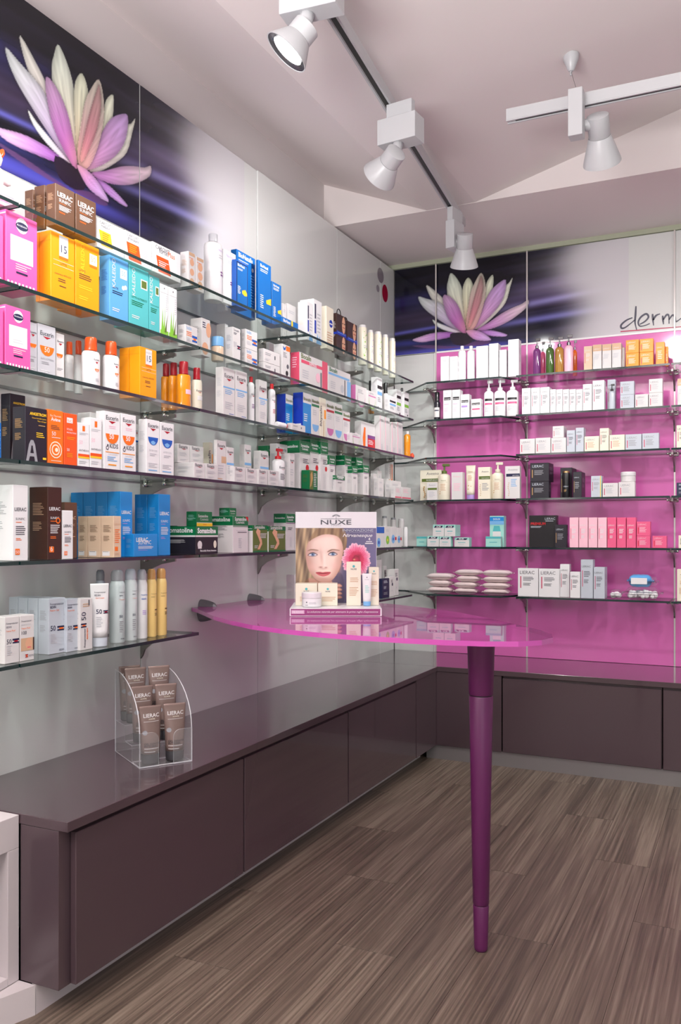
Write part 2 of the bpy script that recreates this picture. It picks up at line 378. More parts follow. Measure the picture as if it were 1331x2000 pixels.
def world_px(x, z):   # back-wall plane -> layout units of the print
    dx, dy = x-CAM.x, 0-CAM.y; dep = dx*FWD.x+dy*FWD.y; u = 665.5+F*(dx*RGT.x+dy*RGT.y)/dep; v = CY-F*(z-CAM.z)/dep
    return (u-770)*4.033, (v-440)*4.033
def lotus_colour(x, z):
    """x, z arrays in back-wall metres -> colours of the water-lily photograph"""
    v = (2.785-z)/.54; C = np.zeros(x.shape+(3,))+np.array([14., 13., 26.])
    def band(v0, sl, w, col, k, xa=-9, xb=9):
        g = np.exp(-((v-(v0+sl*(x-.2)))/w)**2)*k/(1+np.exp(np.clip(-(x-xa)/.06, -40, 40)))/(1+np.exp(np.clip((x-xb)/.06, -40, 40)))
        C[:] = C*(1-g[..., None])+np.array(col)*g[..., None]
    band(.38, -.05, .10, (40, 38, 92), .8, -9, .45); band(.58, -.06, .10, (62, 48, 80), .8); band(.22, -.1, .14, (84, 80, 88), .6, .72); band(.5, -.14, .10, (126, 112, 150), .8, .72)
    band(.70, -.12, .022, (100, 98, 190), .85, -9, .45); band(.66, -.16, .035, (150, 142, 205), .8, .66); band(.79, -.1, .04, (118, 114, 190), .85, .6); band(.73, -.13, .014, (44, 38, 66), .8, .6)
    band(.84, .02, .035, (52, 58, 150), .8, -9, .25); band(.96, -.03, .07, (74, 74, 178), .9, -9, .8); band(.93, -.08, .05, (40, 36, 56), .8, .66); band(.9, .0, .02, (40, 30, 60), .6, .1, .7)
    C += (5*np.sin(38*v+3*x+2*np.sin(5*x))+3*np.sin(95*v+9*x))[..., None]*np.array([.8, .7, 1.2])
    X, Y = world_px(x, z)
    ang = np.arctan2(Y-845, X-570)
    for li, (pl, cb, ct, base) in enumerate(PET):
        d = sdf(pl, X, Y); 
        if d.max() < -3: continue
        lp = np.array(pl, float); dm = np.hypot(lp[:, 0]-base[0], lp[:, 1]-base[1]).max(); t = np.clip(np.hypot(X-base[0], Y-base[1])/dm, 0, 1); t = t*t*(3-2*t)
        wmax = max(12, d.max()); e = np.clip(d/wmax, 0, 1)
        col = np.array(cb)*(1-t[..., None])+np.array(ct)*t[..., None]
        shade = .80+.26*np.sin(e*math.pi/2)+.03*np.sin(ang*90+li)*(t > .1); shade = shade-.10*np.exp(-((e-.93)/.10)**2)
        if li in (15, 16): shade = 1+0*shade
        glow = np.exp(-(((X-575)/70)**2+((Y-800)/90)**2))[..., None]*(.5 if li not in (15, 16) else 0)
        col = (col*shade[..., None])*(1-glow)+np.array([238, 180, 160])*glow
        k = np.clip(d/3+.5, 0, 1)[..., None]*(.75 if li == 16 else 1); 
        sh = np.exp(-np.clip(-d, 0, 60)/7)*(d < 0)*.35; C *= (1-sh*(li not in (15, 16)))[..., None]
        C = C*(1-k)+col*k
    f = (1/(1+np.exp(np.clip(-(x-1.03+.05*np.sin(7*v))/.05, -40, 40))))[..., None]; C = C*(1-f)+np.array((206, 202, 207))*f
    return C
def poster(parent, kind):
    if kind == 'back': spans = [(.004, .270), (.274, .811), (.815, 1.36)]; z0, z1 = 2.264, 2.780; st = .0034
    else: spans = [(-3.9, -3.202), (-3.198, -2.402), (-2.398, -1.70)]; z0, z1 = 2.242, 2.780; st = .0032
    for a, b in spans:
        nx, nz = int((b-a)/st), int((z1-z0)/st); S_, Z_ = np.meshgrid(np.linspace(a, b, nx), np.linspace(z0, z1, nz), indexing='ij'); S_ = S_.ravel(); Z_ = Z_.ravel()
        if kind == 'back': C = lotus_colour(S_, Z_); P = np.stack([S_, np.full_like(S_, -.0008), Z_], 1)
        else:
            q = np.stack([S_, Z_, np.ones_like(S_)], 1) @ INV; C = lotus_colour(q[:, 0], q[:, 1]); P = np.stack([np.full_like(S_, -.0052), S_, Z_], 1)
        grid_sheet('lotus_poster_sheet', P, C, nx, nz, M_print, parent)
poster(wb, 'back'); poster(wl, 'left')
# round dots printed on the left wall panels near the corner
def dot(y, z, ry, rz, m, nm):
    V = [(.0008, y+ry*math.cos(a*math.pi/16), z+rz*math.sin(a*math.pi/16)) for a in range(32)]
    return link(nm, mesh(nm, V, [tuple(range(32))], m), wl)
def dotpx(cx, cy, rx, ry, c, nm):
    a = at((cx-rx, cy), 0, 0); b = at((cx+rx, cy), 0, 0); t = at((cx, cy-ry), 0, 0); u = at((cx, cy+ry), 0, 0)
    dot((a.y+b.y)/2, (t.z+u.z)/2, (b.y-a.y)/2, (t.z-u.z)/2, mat('dot_%d' % c[0], c, .2), nm)
dotpx(743.5, 538, 6.2, 14.5, (138, 128, 138), 'grey_dot'); dotpx(738.3, 563.5, 3, 7, (150, 142, 150), 'small_grey_dot'); dotpx(752.3, 573, 5.6, 17, (160, 14, 52), 'red_dot')
# handwritten sign on the back wall
def stroke(pts, wd, e=-.0012):
    pts = [Vector((p[0], p[1])) for p in pts]; V = []; Fc = []
    for i, p in enumerate(pts):
        t = (pts[min(i+1, len(pts)-1)]-pts[max(i-1, 0)]).normalized(); n = Vector((-t.y, t.x))*wd*(.55+.45*math.sin(math.pi*min(1, (i+1)/len(pts)*1.2)))
        V += [(p.x+n.x, e, p.y+n.y), (p.x-n.x, e, p.y-n.y)]
    for i in range(len(pts)-1): Fc.append((2*i, 2*i+2, 2*i+3, 2*i+1))
    return V, Fc
def spl(P, n=8):
    out = []; P = [P[0]]+P+[P[-1]]
    for i in range(1, len(P)-2):
        a, b, c, d = (Vector(P[i+k-1]) for k in range(4))
        for j in range(n):
            t = j/n; out.append(.5*((2*b)+(c-a)*t+(2*a-5*b+4*c-d)*t*t+(3*b-3*c+d-a)*t**3))
    out.append(Vector(P[-2])); return out
def scr(pl):   # strokes given in the enlarged view of the sign
    return [(at((1030+x/4.422, 560+y/4.422), 1, 0).x, at((1030+x/4.422, 560+y/4.422), 1, 0).z) for x, y in pl]
V = []; Fc = []
for pl in ([(912, 268), (860, 290), (815, 330), (818, 358), (850, 352), (905, 310), (935, 285)], [(942, 168), (938, 240), (934, 310), (948, 372)],
           [(975, 325), (1020, 300), (1050, 262), (1030, 235), (985, 262), (962, 305), (975, 340), (1020, 335), (1062, 318)],
           [(1085, 235), (1088, 280), (1094, 335)], [(1090, 290), (1115, 250), (1150, 235)], [(1172, 250), (1176, 290), (1180, 325)], [(1178, 285), (1205, 245), (1225, 250), (1228, 320)], [(1228, 285), (1255, 248), (1275, 255), (1285, 300), (1310, 290), (1345, 262)],
           [(1420, 240), (1385, 262), (1380, 300), (1410, 315), (1440, 290), (1440, 250), (1415, 240)]):
    v, f = stroke(scr([(p.x, p.y) for p in spl(pl, 6)]), .0052); b = len(V); V += v; Fc += [tuple(b+i for i in q) for q in f]
link('handwritten_lettering', mesh('handwritten_lettering', V, Fc, mat('sign_ink', (62, 60, 78), .35)), wb)
v, f = stroke(scr([(808, 388), (1060, 368), (1280, 350), (1440, 338)]), .0035); link('lettering_underline', mesh('lettering_underline', v, f, mat('sign_magenta', (176, 40, 84), .35)), wb)

# ------------------------------------------------------------------ low cabinets
ZC0, ZC1, ZT = .074, .462, .488
def cabinet(nm, x0, x1, y0, y1, label, doors, face):
    t = empty(nm, ((x0+x1)/2, (y0+y1)/2, ZC0)); ox, oy = (x0+x1)/2, (y0+y1)/2
    def part(n, a, b, c, d, e, g, bev=.0008): return box(n, a-ox, b-ox, c-oy, d-oy, e-ZC0, g-ZC0, M_lam, t, bev)
    part('carcass', x0, x1-(.020 if face == 'x' else 0), y0+(.020 if face == 'y' else 0), y1, ZC0, ZC1)
    for a, b in doors:
        if face == 'x': part('door', x1-.019, x1-.001, a+.002, b-.002, ZC0+.001, ZC1-.012, .0015)
        else: part('door', a+.002, b-.002, y0+.001, y0+.019, ZC0+.001, ZC1-.012, .0015)
    tag(t, label, 'cabinet', 'low plum-grey wall cabinets'); return t
cabinet('base_cabinet', .3135, .458, -3.262, -2.446, 'plum-grey base cabinet nearest the viewer, its door below the acrylic tube display', [(-3.225, -2.446)], 'x')
cabinet('base_cabinet', .004, .458, -2.442, -1.637, 'plum-grey base cabinet, second from the near end of the left run', [(-2.442, -1.637)], 'x')
cabinet('base_cabinet', .004, .458, -1.633, -.842, 'plum-grey base cabinet, third along the left run, just before the corner filler', [(-1.633, -.842)], 'x')
box_f = box('corner_filler_panel', 0, .458-.004, -.838, -.546, ZC0, ZC1, M_lam, None, .0008); box_f.location = (.004, 0, 0)
tag(box_f, 'narrow plum-grey filler panel closing the left cabinet run at the corner', 'panel')
bx2 = box('corner_cabinet', .004, .806, -.541, -.016, ZC0, ZC1, M_lam, None, .0008); tag(bx2, 'plain plum-grey corner cabinet behind the magenta table leg', 'cabinet')
cabinet('base_cabinet', .810, 1.575, -.541, -.016, 'wide plum-grey base cabinet under the back wall, right of the table leg', [(.810, 1.575)], 'y')
cabinet('base_cabinet', 1.579, 2.40, -.541, -.016, 'plum-grey base cabinet cut by the right edge of the picture', [(1.579, 2.40)], 'y')
wt = box('worktop', 0, .466, -3.262, -.5455, ZC1+.0005, ZT, M_lam, None, .0012); tag(wt, 'long plum-grey worktop along the left wall carrying the acrylic display', 'worktop')
wt2 = box('worktop', 0.0, 2.42, -.5445, -.0135, ZC1+.0005, ZT, M_lam, None, .0012); tag(wt2, 'plum-grey worktop under the magenta back wall panels', 'worktop')
struct(box('baseboard_back', .40, 2.42, -.532, -.515, 0, ZC0, M_toe))
struct(box('baseboard_left', .352, .365, -3.262, -.533, 0, ZC0, M_wht))
struct(prism('baseboard_near', [(.365, -3.2645), (.318, -3.40), (.318, -4.6), (.02, -4.6), (.02, -3.2645)], 0, ZC0, M_wht))
# white display unit in the near left corner
u = empty('white_display_unit', (.16, -3.9, .0755))
def up(n, a, b, c, d, e, g, m=M_wht): return box(n, a-.16, b-.16, c+3.9, d+3.9, e-.0755, g-.0755, m, u, .0008)
up('top_board', .004, .311, -4.55, -3.2645, .405, .486); up('side_board', .004, .311, -3.30, -3.2645, .0755, .4045)
up('bottom_board', .004, .311, -4.55, -3.3005, .0755, .095); up('side_board', .004, .311, -4.55, -4.5, .0955, .4045); up('back_board', .004, .012, -4.499, -3.3005, .0955, .4045, mat('pale_blue_grey_board', (165, 172, 178), .4))
tag(u, 'warm white open display unit butting against the end of the low cabinets', 'shelf unit')
lp = box('cabinet_filler', .004, .285, -3.262, -3.20, ZC0, ZC1, M_lam, None); 
bpy.data.objects.remove(lp)

# ------------------------------------------------------------------ glass shelves and brackets
SZ = [2.0343, 1.8229, 1.6105, 1.3719, 1.1096, .8445]
ORD = ['top', 'second', 'third', 'fourth', 'fifth', 'bottom']
def shelf(pts, z, label, grp):
    cx = sum(p[0] for p in pts)/len(pts); cy = sum(p[1] for p in pts)/len(pts)
    o = prism('glass_shelf', [(p[0]-cx, p[1]-cy) for p in pts], -.010, 0, M_glass, None, M_edge, 0, (cx, cy, z+.004))
    tag(o, label, 'shelf', grp)
SEG = [(-4.0, -3.206, 'cut off by the left picture edge'), (-3.2, -2.403, 'second length from the left picture edge'), (-2.397, -1.6, 'middle length'), (-1.594, -.33, 'length nearest the corner')]
for i, z in enumerate(SZ):
    for j, (a, b, t) in enumerate(SEG):
        if i == 5 and j > 1:
            if j == 3: a, b = -1.45, -.35; t = 'short length behind the face poster display'
            else: continue
        shelf([(.003, a), (.25, a), (.25, b), (.003, b)], z, f'clear glass shelf on the left wall, {ORD[i]} row, {t}', 'glass shelves on the left wall')
    shelf([(.004, -.016), (.08, -.02), (.305, -.27), (.73, -.27), (.806, -.10), (.806, -.016)], z, f'clear chamfered glass shelf in the corner of the back wall, {ORD[i]} row', 'glass shelves on the back wall')
    shelf([(.812, -.018), (.812, -.262), (1.588, -.262), (1.588, -.018)], z, f'clear glass shelf in the middle bay of the back wall, {ORD[i]} row', 'glass shelves on the back wall')
    shelf([(1.595, -.018), (1.595, -.262), (2.30, -.262), (2.30, -.018)], z, f'clear glass shelf cut by the right picture edge, {ORD[i]} row', 'glass shelves on the back wall')
def bracket_meshes():
    # arm: curved triangular plate, in local x (away from wall) and z
    pr = [(0, 0), (.135, 0), (.15, -.004), (.15, -.014), (.09, -.024), (.045, -.042), (.018, -.062), (.008, -.085), (0, -.095)]
    V = [(x, s*.004, z) for s in (-1, 1) for x, z in pr]; n = len(pr)
    Fc = [tuple(range(n)), tuple(range(2*n-1, n-1, -1))]+[((i+1) % n, i, n+i, n+(i+1) % n) for i in range(n)]
    arm = mesh('bracket_arm', V, Fc, M_steel)
    M = Matrix.Translation((.118, -.0, -.007)) @ Matrix.Rotation(math.pi/2, 4, 'X')
    V2, F2 = lathe([(.0045, -.03), (.007, -.027), (.007, -.02), (.005, -.018), (.005, .018), (.007, .02), (.007, .027), (.0045, .03)], 10, M=M)
    cl = mesh('clamp_bar', V2, F2, M_chrome, smooth=True)
    M = Matrix.Translation((.03, 0, -.008)) @ Matrix.Rotation(math.pi/2, 4, 'X')
    V3, F3 = lathe([(.006, -.024), (.009, -.02), (.009, .02), (.006, .024)], 10, M=M)
    return arm, cl, mesh('wall_clamp', V3, F3, M_chrome, smooth=True)
BA, BC_, BW = bracket_meshes()
def bracket(loc, rz, label, grp):
    o = empty('shelf_bracket', loc, rz); link('arm', BA, o); link('front_clamp', BC_, o); link('wall_clamp', BW, o); tag(o, label, 'bracket', grp)
SEAMN = [(-3.2, 'near the left picture edge'), (-2.4, 'at the second panel joint'), (-1.598, 'at the middle panel joint'), (-.797, 'at the panel joint before the corner'), (-.37, 'by the corner')]
for i, z in enumerate(SZ):
    for j, (y, t) in enumerate(SEAMN):
        if i == 5 and j == 2 or (i == 5 and j == 4): continue
        bracket((.001, y, z-.0065), 0, f'chrome bracket under the left wall {ORD[i]} shelf {t}', 'shelf brackets on the left wall')
    for k, (x, t) in enumerate([(.267, 'beside the white corner'), (.809, 'between the two magenta bays'), (1.5915, 'near the right picture edge')]):
        bracket((x, -.0165, z-.0065), -math.pi/2, f'chrome bracket under the back wall {ORD[i]} shelf {t}', 'shelf brackets on the back wall')

# ------------------------------------------------------------------ product styles
def T(s, x0, x1, y, c, **k): return ('t', s, x0, x1, y, c, k)
def Ln(x0, x1, y, n, p, c): return ('l', x0, x1, y, n, p, c)
def R_(x0, y0, x1, y1, c): return ('r', x0, y0, x1, y1, c)
def Cc(x, y, r, c, *a): return ('c', x, y, r, c, *a)
def lier(ink1='dgrey', bar='bar', ty=.80, l=.3): return [T('LIERAC', .1, .82, ty, ink1), R_(.12, l, .17, ty-.08, bar), Ln(.26, .8, ty-.10, 4, .04, ink1), Ln(.26, .7, ty-.32, 3, .035, ink1)]
def sunific(c='white', a='orange', y=.6): return [T('LIERAC', .1, .88, y, c, bold=.02), T('SUNIFIC', .18, .8, y-.12, c), Ln(.18, .7, y-.145, 1, .02, a), Ln(.18, .85, y-.2, 5, .026, c), Ln(.18, .6, y-.36, 2, .02, a)]
def eucer(y=.84): return [T('Eucerin', .12, .88, y, 'dgrey', bold=.015), ('p', [(.28, y-.02), (.72, y-.02), (.5, y-.065)], 'crim')]
def som(c='white', y=.86): return [T('Somatoline', .08, .92, y, c, bold=.02), T('Cosmetic', .25, .75, y-.09, c)]
def flag(x, y, w, h, a='navy', b='orange'): return [R_(x, y+h*.62, x+w, y+h, a), R_(x, y, x+w, y+h*.3, a), R_(x+.25*w, y+h*.3, x+.8*w, y+h*.62, b)]
def isd(sub='orange', n='50', y=.88): return [T('Fotoprotector', .08, .9, y, 'navy'), T('ISDIN', .08, .42, y-.055, 'navy', bold=.02), T('Fusion Gel', .08, .6, y-.11, sub), T(n, .1, .4, y-.46, 'navy', bold=.01)]+flag(.5, y-.47, .46, .085)+[Ln(.1, .5, y-.52, 6, .03, 'lgrey'), T('ISDIN', .62, .92, .04, 'navy')]
ST = {
 'sunbrown': ('brown sun-care carton with white print', 'brown cartons', 'brown', sunific('white', 'orange', .72), 'tan'),
 'suntall': ('tall dark brown sun-care carton', 'dark brown cartons', 'dbrown', sunific('white', 'orange', .68)+[('c', .72, .54, .16, 'orange'), ('c', .72, .54, .10, 'dbrown'), R_(.1, .1, .42, .18, 'orange'), T('6', .18, .34, .115, 'white')], 'tan'),
 'sunwhite': ('tall white sun-care carton with orange square', 'white sun cartons', 'white', sunific('dgrey', 'orange', .66)+[R_(.14, .08, .44, .16, 'orange'), T('50', .18, .40, .095, 'white')], 'grey'),
 'sunblue': ('blue after-sun carton with white print', 'blue cartons', 'sky', sunific('white', 'lilac', .66), 'lblue'),
 'suntan': ('light brown sun-care carton', 'light brown cartons', 'brown', sunific('tan', 'orange', .7), 'tan'),
 'sunbeige': ('beige sun-care carton with orange lettering', 'beige cartons', 'beige', [T('LIERAC', .1, .9, .78, 'tan'), T('SUNIFIC', .2, .32, 1, 'orange', rot=0) if 0 else Ln(.15, .85, .68, 7, .05, 'orange'), R_(.15, .16, .55, .26, 'orange'), Ln(.15, .8, .12, 2, .04, 'tan')], 'brown'),
 'carmel': ('white carton with yellow block', 'white capsule cartons', 'white', [T('CAROVIT', .08, .5, .84, 'dgrey'), T('melanin', .14, .46, .74, 'dgrey'), ('p', [(.05, .62), (.48, .62), (.56, .12), (.14, .12)], 'yellow'), Ln(.18, .45, .56, 5, .07, 'orange'), Ln(.58, .95, .62, 7, .06, 'lgrey')], None),
 'cargra': ('white carton with orange block', 'white capsule cartons', 'white', [T('CAROVIT', .08, .5, .84, 'dgrey'), T('granulare', .1, .5, .74, 'dgrey'), ('p', [(.05, .64), (.5, .64), (.6, .05), (.14, .05)], 'dorange'), Ln(.16, .45, .58, 4, .07, 'amber'), Ln(.58, .95, .64, 7, .06, 'lgrey')], None),
 'carfor': ('white carton with orange block and grey lettering', 'white capsule cartons', 'white', [T('CAROVIT', .1, .6, .82, 'dgrey'), T('forte', .22, .52, .72, 'dgrey'), T('Plus', .54, .78, .72, 'orange'), ('p', [(.12, .6), (.55, .6), (.64, .08), (.2, .08)], 'dorange'), R_(.2, .44, .56, .46, 'white'), Ln(.22, .5, .4, 3, .07, 'white')], None),
 'fotos': ('white carton printed with small body photos', 'white cartons', 'off', [R_(.1, .9, .9, .99, 'tan'), Cc(.5, .72, .3, 'skin'), Cc(.5, .45, .3, 'skin'), Cc(.5, .18, .3, 'tan'), Ln(.1, .9, .84, 1, .03, 'orange')], 'tan'),
 'nutri': ('tall white carton with violet print', 'white tall cartons', 'white', [T('Nutritiva', .2, .9, .88, 'lilac'), Ln(.3, .9, .82, 2, .03, 'lgrey'), R_(.5, .42, .95, .44, 'purple'), R_(.5, .38, .95, .40, 'purple')], None),
 'defbig': ('large blue carton with white lettering', 'blue cartons', 'mblue', [T('BioNatalis', .1, .85, .9, 'white', bold=.02), Ln(.1, .7, .86, 2, .025, 'white'), Ln(.76, .95, .7, 12, .045, 'lblue'), Cc(.85, .79, .06, 'off')], 'sky'),
 'defrm': ('framed navy carton with yellow star', 'blue cartons', 'blue', [R_(.05, .04, .96, .97, 'navy'), R_(.09, .06, .92, .95, 'mblue'), T('BioNatal', .14, .7, .88, 'white', bold=.02), Ln(.14, .6, .84, 2, .025, 'white'), ('p', [(.5, .38), (.75, .42), (.9, .36), (.9, .3), (.7, .28), (.5, .32)], 'yellow'), Ln(.14, .4, .45, 6, .03, 'white')], None),
 'deftall': ('tall blue carton with yellow star', 'blue cartons', 'mblue', [T('BioNatal', .14, .75, .9, 'white', bold=.02), Ln(.14, .75, .87, 2, .03, 'white'), ('p', [(.6, .36), (.98, .42), (.98, .3), (.62, .3)], 'yellow'), Ln(.14, .4, .42, 7, .035, 'white')], 'sky'),
 'deflow': ('low blue carton with yellow strip', 'low blue cartons', 'mblue', [T('BioNatal', .08, .5, .4, 'white', bold=.02), R_(.56, 0, .66, 1, 'yellow')], None),
 'hydra': ('white carton with blue vertical stripe', 'white striped cartons', 'white', [R_(.1, .22, .3, .52, 'royal'), T('SILK', .5, .93, .28, 'dgrey', rot=1, bold=.02, sq=.7) if 0 else R_(.12, .56, .28, .9, 'navy'), ('p', [(.3, .0), (.45, .24), (.6, .08), (.72, .2), (.95, .0)], 'lblue'), Ln(.42, .9, .7, 6, .08, 'lgrey')], 'cream'),
 'hydoval': ('cream carton with blue oval badge', 'cream cartons', 'cream', [Cc(.62, .62, .24, 'royal'), R_(.42, .6, .82, .63, 'white'), Ln(.1, .9, .4, 5, .06, 'tan')], 'cream'),
 'faces': ('dark carton printed with faces and ribbon handle', 'dark face-printed cartons', 'hair', [R_(0, .46, 1, .56, 'royal'), Ln(.1, .9, .53, 1, .03, 'lblue'), ('c', .7, .76, .17, 'skin', 0, 360, .38), ('c', .7, .24, .17, 'skin', 0, 360, .38), ('c', .62, .8, .06, 'hair', 0, 360, .03), ('c', .8, .8, .06, 'hair', 0, 360, .03), ('c', .62, .28, .06, 'hair', 0, 360, .03), ('c', .8, .28, .06, 'hair', 0, 360, .03), R_(.6, .69, .84, .71, 'crim'), R_(.6, .17, .84, .19, 'crim')], 'off'),
 'pinkdet': ('pink detergent carton with white rounded label', 'pink cartons', 'pink', [R_(.14, .36, .86, .70, 'white'), T('Dermo', .28, .72, .62, 'lgrey', shear=.3), T('Detergente', .18, .82, .54, 'lgrey', shear=.3), Ln(.3, .7, .48, 2, .04, 'lgrey'), Cc(.5, .86, .19, 'white'), ('c', .5, .85, .2, 'navy', 0, 360, .1), T('Amidomio', .34, .66, .845, 'white'), Ln(.3, .8, .33, 3, .03, 'lpink'), R_(.32, .2, .68, .225, 'navy')]+[R_(.04+.115*i, .02, .1+.115*i, .075, 'white') for i in range(8)], 'pink'),
 'amber15': ('large orange sun-milk carton marked 15', 'orange cartons', 'amber', [R_(.34, .66, .72, .98, 'off'), T('KALEIDO', .36, .70, .90, 'grey'), T('15', .42, .66, .74, 'navy'), R_(.34, .64, .72, .68, 'orange'), R_(.1, .60, .95, .604, 'white'), R_(.1, .53, .95, .534, 'white'), T('LATTE', .38, .66, .555, 'brown'), T('trattamento ANTI-ETÀ', .15, .85, .40, 'brown'), Ln(.3, .7, .35, 2, .03, 'brown'), Ln(.35, .65, .25, 1, .03, 'brown')], 'orange'),
 'amber50': ('yellow-orange sun-milk carton marked 50', 'orange cartons', 'amber', [T('KALEIDO', .52, .97, .36, 'yellow', rot=1), R_(.58, .72, .9, .88, 'white'), T('50', .64, .84, .77, 'amber'), R_(.58, .68, .9, .71, 'orange'), T('LATTE', .14, .4, .56, 'brown'), Ln(.14, .7, .53, 3, .03, 'brown'), Ln(.14, .85, .36, 2, .03, 'yellow'), Ln(.14, .6, .2, 2, .03, 'yellow')], 'orange'),
 'kblue': ('sky blue milk carton with pale lettering', 'blue and teal cartons', 'pblue', [T('KALEIDO', .52, .97, .30, 'off', rot=1), R_(.55, .7, .92, .86, 'white'), T('50', .62, .85, .75, 'pblue'), Cc(.72, .56, .08, 'white'), Cc(.84, .58, .08, 'white'), T('LATTE', .14, .45, .5, 'navy'), Ln(.14, .8, .47, 2, .03, 'navy'), Ln(.14, .6, .2, 2, .03, 'off')], 'blue'),
 'kteal': ('teal milk carton with pale lettering', 'blue and teal cartons', 'teal', [T('KALEIDO', .52, .97, .30, 'off', rot=1), R_(.58, .68, .92, .84, 'white'), R_(.62, .7, .88, .82, 'olive'), T('LATTE NUTRIENTE', .12, .9, .48, 'green'), Ln(.12, .8, .44, 3, .03, 'green'), Ln(.14, .6, .2, 2, .03, 'off')], 'teal'),
 'aloe': ('white carton with green aloe leaves', 'white aloe cartons', 'white', [R_(0, .04, 1, .13, 'lgreen'), ('p', [(.1, .1), (.2, .3), (.3, .56), (.34, .3), (.42, .1)], 'lgreen'), ('p', [(.3, .1), (.5, .34), (.62, .62), (.56, .3), (.6, .1)], 'lgreen'), ('p', [(.5, .1), (.75, .3), (.92, .46), (.8, .26), (.78, .1)], 'olive'), R_(.0, .84, 1, .845, 'grey'), Cc(.5, .93, .06, 'dgrey'), Ln(.7, .9, .8, 8, .04, 'lgrey')], 'cream'),
 'isdlow': ('small white carton with blue and orange flag mark', 'small white cartons', 'off', [T('Isdin', .1, .5, .8, 'lblue'), Ln(.1, .6, .7, 3, .08, 'orange')]+flag(.55, .28, .42, .3, 'blue', 'orange')+[Ln(.1, .5, .4, 3, .07, 'lgrey')], 'grey'),
 'faced': ('white carton printed with two portraits', 'white cartons', 'off', [('c', .8, .72, .3, 'skin', 0, 360, .5), ('c', .4, .2, .36, 'skin', 0, 360, .42), Ln(.1, .5, .9, 3, .06, 'navy')], 'grey'),
 'isdtall': ('slim white carton with dark flag mark', 'slim white cartons', 'off', [T('Ureadin', .1, .8, .9, 'navy'), Ln(.1, .6, .86, 2, .035, 'navy')]+flag(.55, .42, .42, .1, 'navy', 'crim')+[Ln(.1, .5, .6, 4, .04, 'lgrey')], 'grey'),
 'flat': ('flat white carton with small grey print', 'flat white cartons', 'off', [Ln(.1, .5, .75, 2, .12, 'grey'), R_(.66, .4, .72, .7, 'dgrey'), Ln(.1, .4, .3, 2, .1, 'lgrey')], 'lgrey'),
 'butter': ('white carton with blue butterfly and orange band', 'white cartons', 'off', [R_(.5, .84, 1, .98, 'orange'), ('p', [(.1, .95), (.3, .9), (.5, .97), (.4, .85), (.2, .84)], 'blue'), Cc(.7, .4, .14, 'dgrey'), Cc(.6, .2, .16, 'black'), Ln(.15, .6, .78, 4, .04, 'grey')], 'off'),
 'redflat': ('red and white carton lying on its long side', 'wide cartons', 'off', [R_(.06, .7, .8, .8, 'rose'), T('Biocalin', .06, .4, .84, 'olive', bold=.02), T('EXPRESS', .34, .6, .71, 'white', bold=.02), R_(.8, 0, 1, 1, 'rose'), Ln(.1, .4, .5, 4, .07, 'lgrey'), Cc(.65, .4, .08, 'lpink'), R_(.74, .1, .78, .6, 'dgrey')], 'rose'),
 'bluflat': ('pale blue and white carton lying on its long side', 'wide cartons', 'off', [R_(.02, .72, .95, .8, 'lblue'), T('Biocalin', .06, .4, .84, 'green', bold=.02), R_(.84, 0, 1, .7, 'lblue'), Ln(.1, .4, .5, 4, .07, 'lgrey'), Cc(.62, .35, .08, 'lgrey'), R_(.72, .1, .76, .7, 'dgrey')], 'lblue'),
 'swirlpink': ('white and mauve carton with swirl', 'small swirl cartons', 'off', [Cc(.5, .38, .36, 'mauve'), Cc(.5, .44, .34, 'off'), Ln(.2, .7, .8, 3, .08, 'grey')], 'mauve'),
 'swirlgreen': ('white carton with green swirl', 'small swirl cartons', 'off', [Cc(.5, .38, .36, 'lgreen'), Cc(.5, .44, .34, 'off'), R_(.1, .66, .9, .74, 'mauve'), Ln(.2, .7, .9, 2, .06, 'grey')], 'lgrey'),
 'band': ('white carton with black and light blue bands', 'white banded cartons', 'white', [R_(.05, .66, .95, .76, 'black'), R_(.05, .48, .95, .58, 'lblue'), R_(.1, .06, .3, .12, 'black'), Ln(.1, .8, .4, 3, .05, 'grey')], 'lgrey'),
 'bandgr': ('white carton with black and lime bands', 'white banded cartons', 'white', [R_(.05, .7, .95, .8, 'black'), R_(.05, .46, .95, .56, 'lgreen'), R_(.6, .16, .8, .22, 'black'), Ln(.1, .8, .4, 3, .05, 'grey')], 'lgrey'),
 'euc50': ('grey sun-lotion carton with orange half circle', 'grey sun cartons', 'lgrey', eucer(.8)+[('c', .5, .60, .4, 'orange', 180, 360), T('50', .36, .64, .49, 'white'), T('SUN LOTION', .14, .86, .34, 'grey'), Ln(.2, .8, .30, 2, .03, 'grey'), Ln(.15, .7, .14, 2, .03, 'white')], 'lgrey'),
 'eucwht': ('white and orange sun-lotion carton', 'white sun cartons', 'off', eucer(.82)+[('c', .4, .58, .4, 'orange', 180, 360), T('50', .2, .5, .48, 'white'), Ln(.1, .8, .28, 2, .03, 'grey')], 'white'),
 'euckid': ('white children sun-lotion carton marked 50', 'white children sun cartons', 'white', eucer(.86)+[Ln(.3, .75, .76, 2, .03, 'lpink'), ('c', .5, .62, .4, 'orange', 180, 360), T('50', .32, .6, .535, 'white', bold=.02), T('KIDS', .34, .86, .38, 'dgrey', bold=.01), Cc(.2, .375, .09, 'dgrey'), Cc(.2, .375, .05, 'white'), Cc(.22, .42, .05, 'dgrey'), R_(.08, .30, .92, .312, 'amber'), T('SUN LOTION', .25, .8, .255, 'lgrey'), Ln(.2, .8, .23, 3, .03, 'lblue'), R_(.25, .08, .75, .10, 'amber')], 'off'),
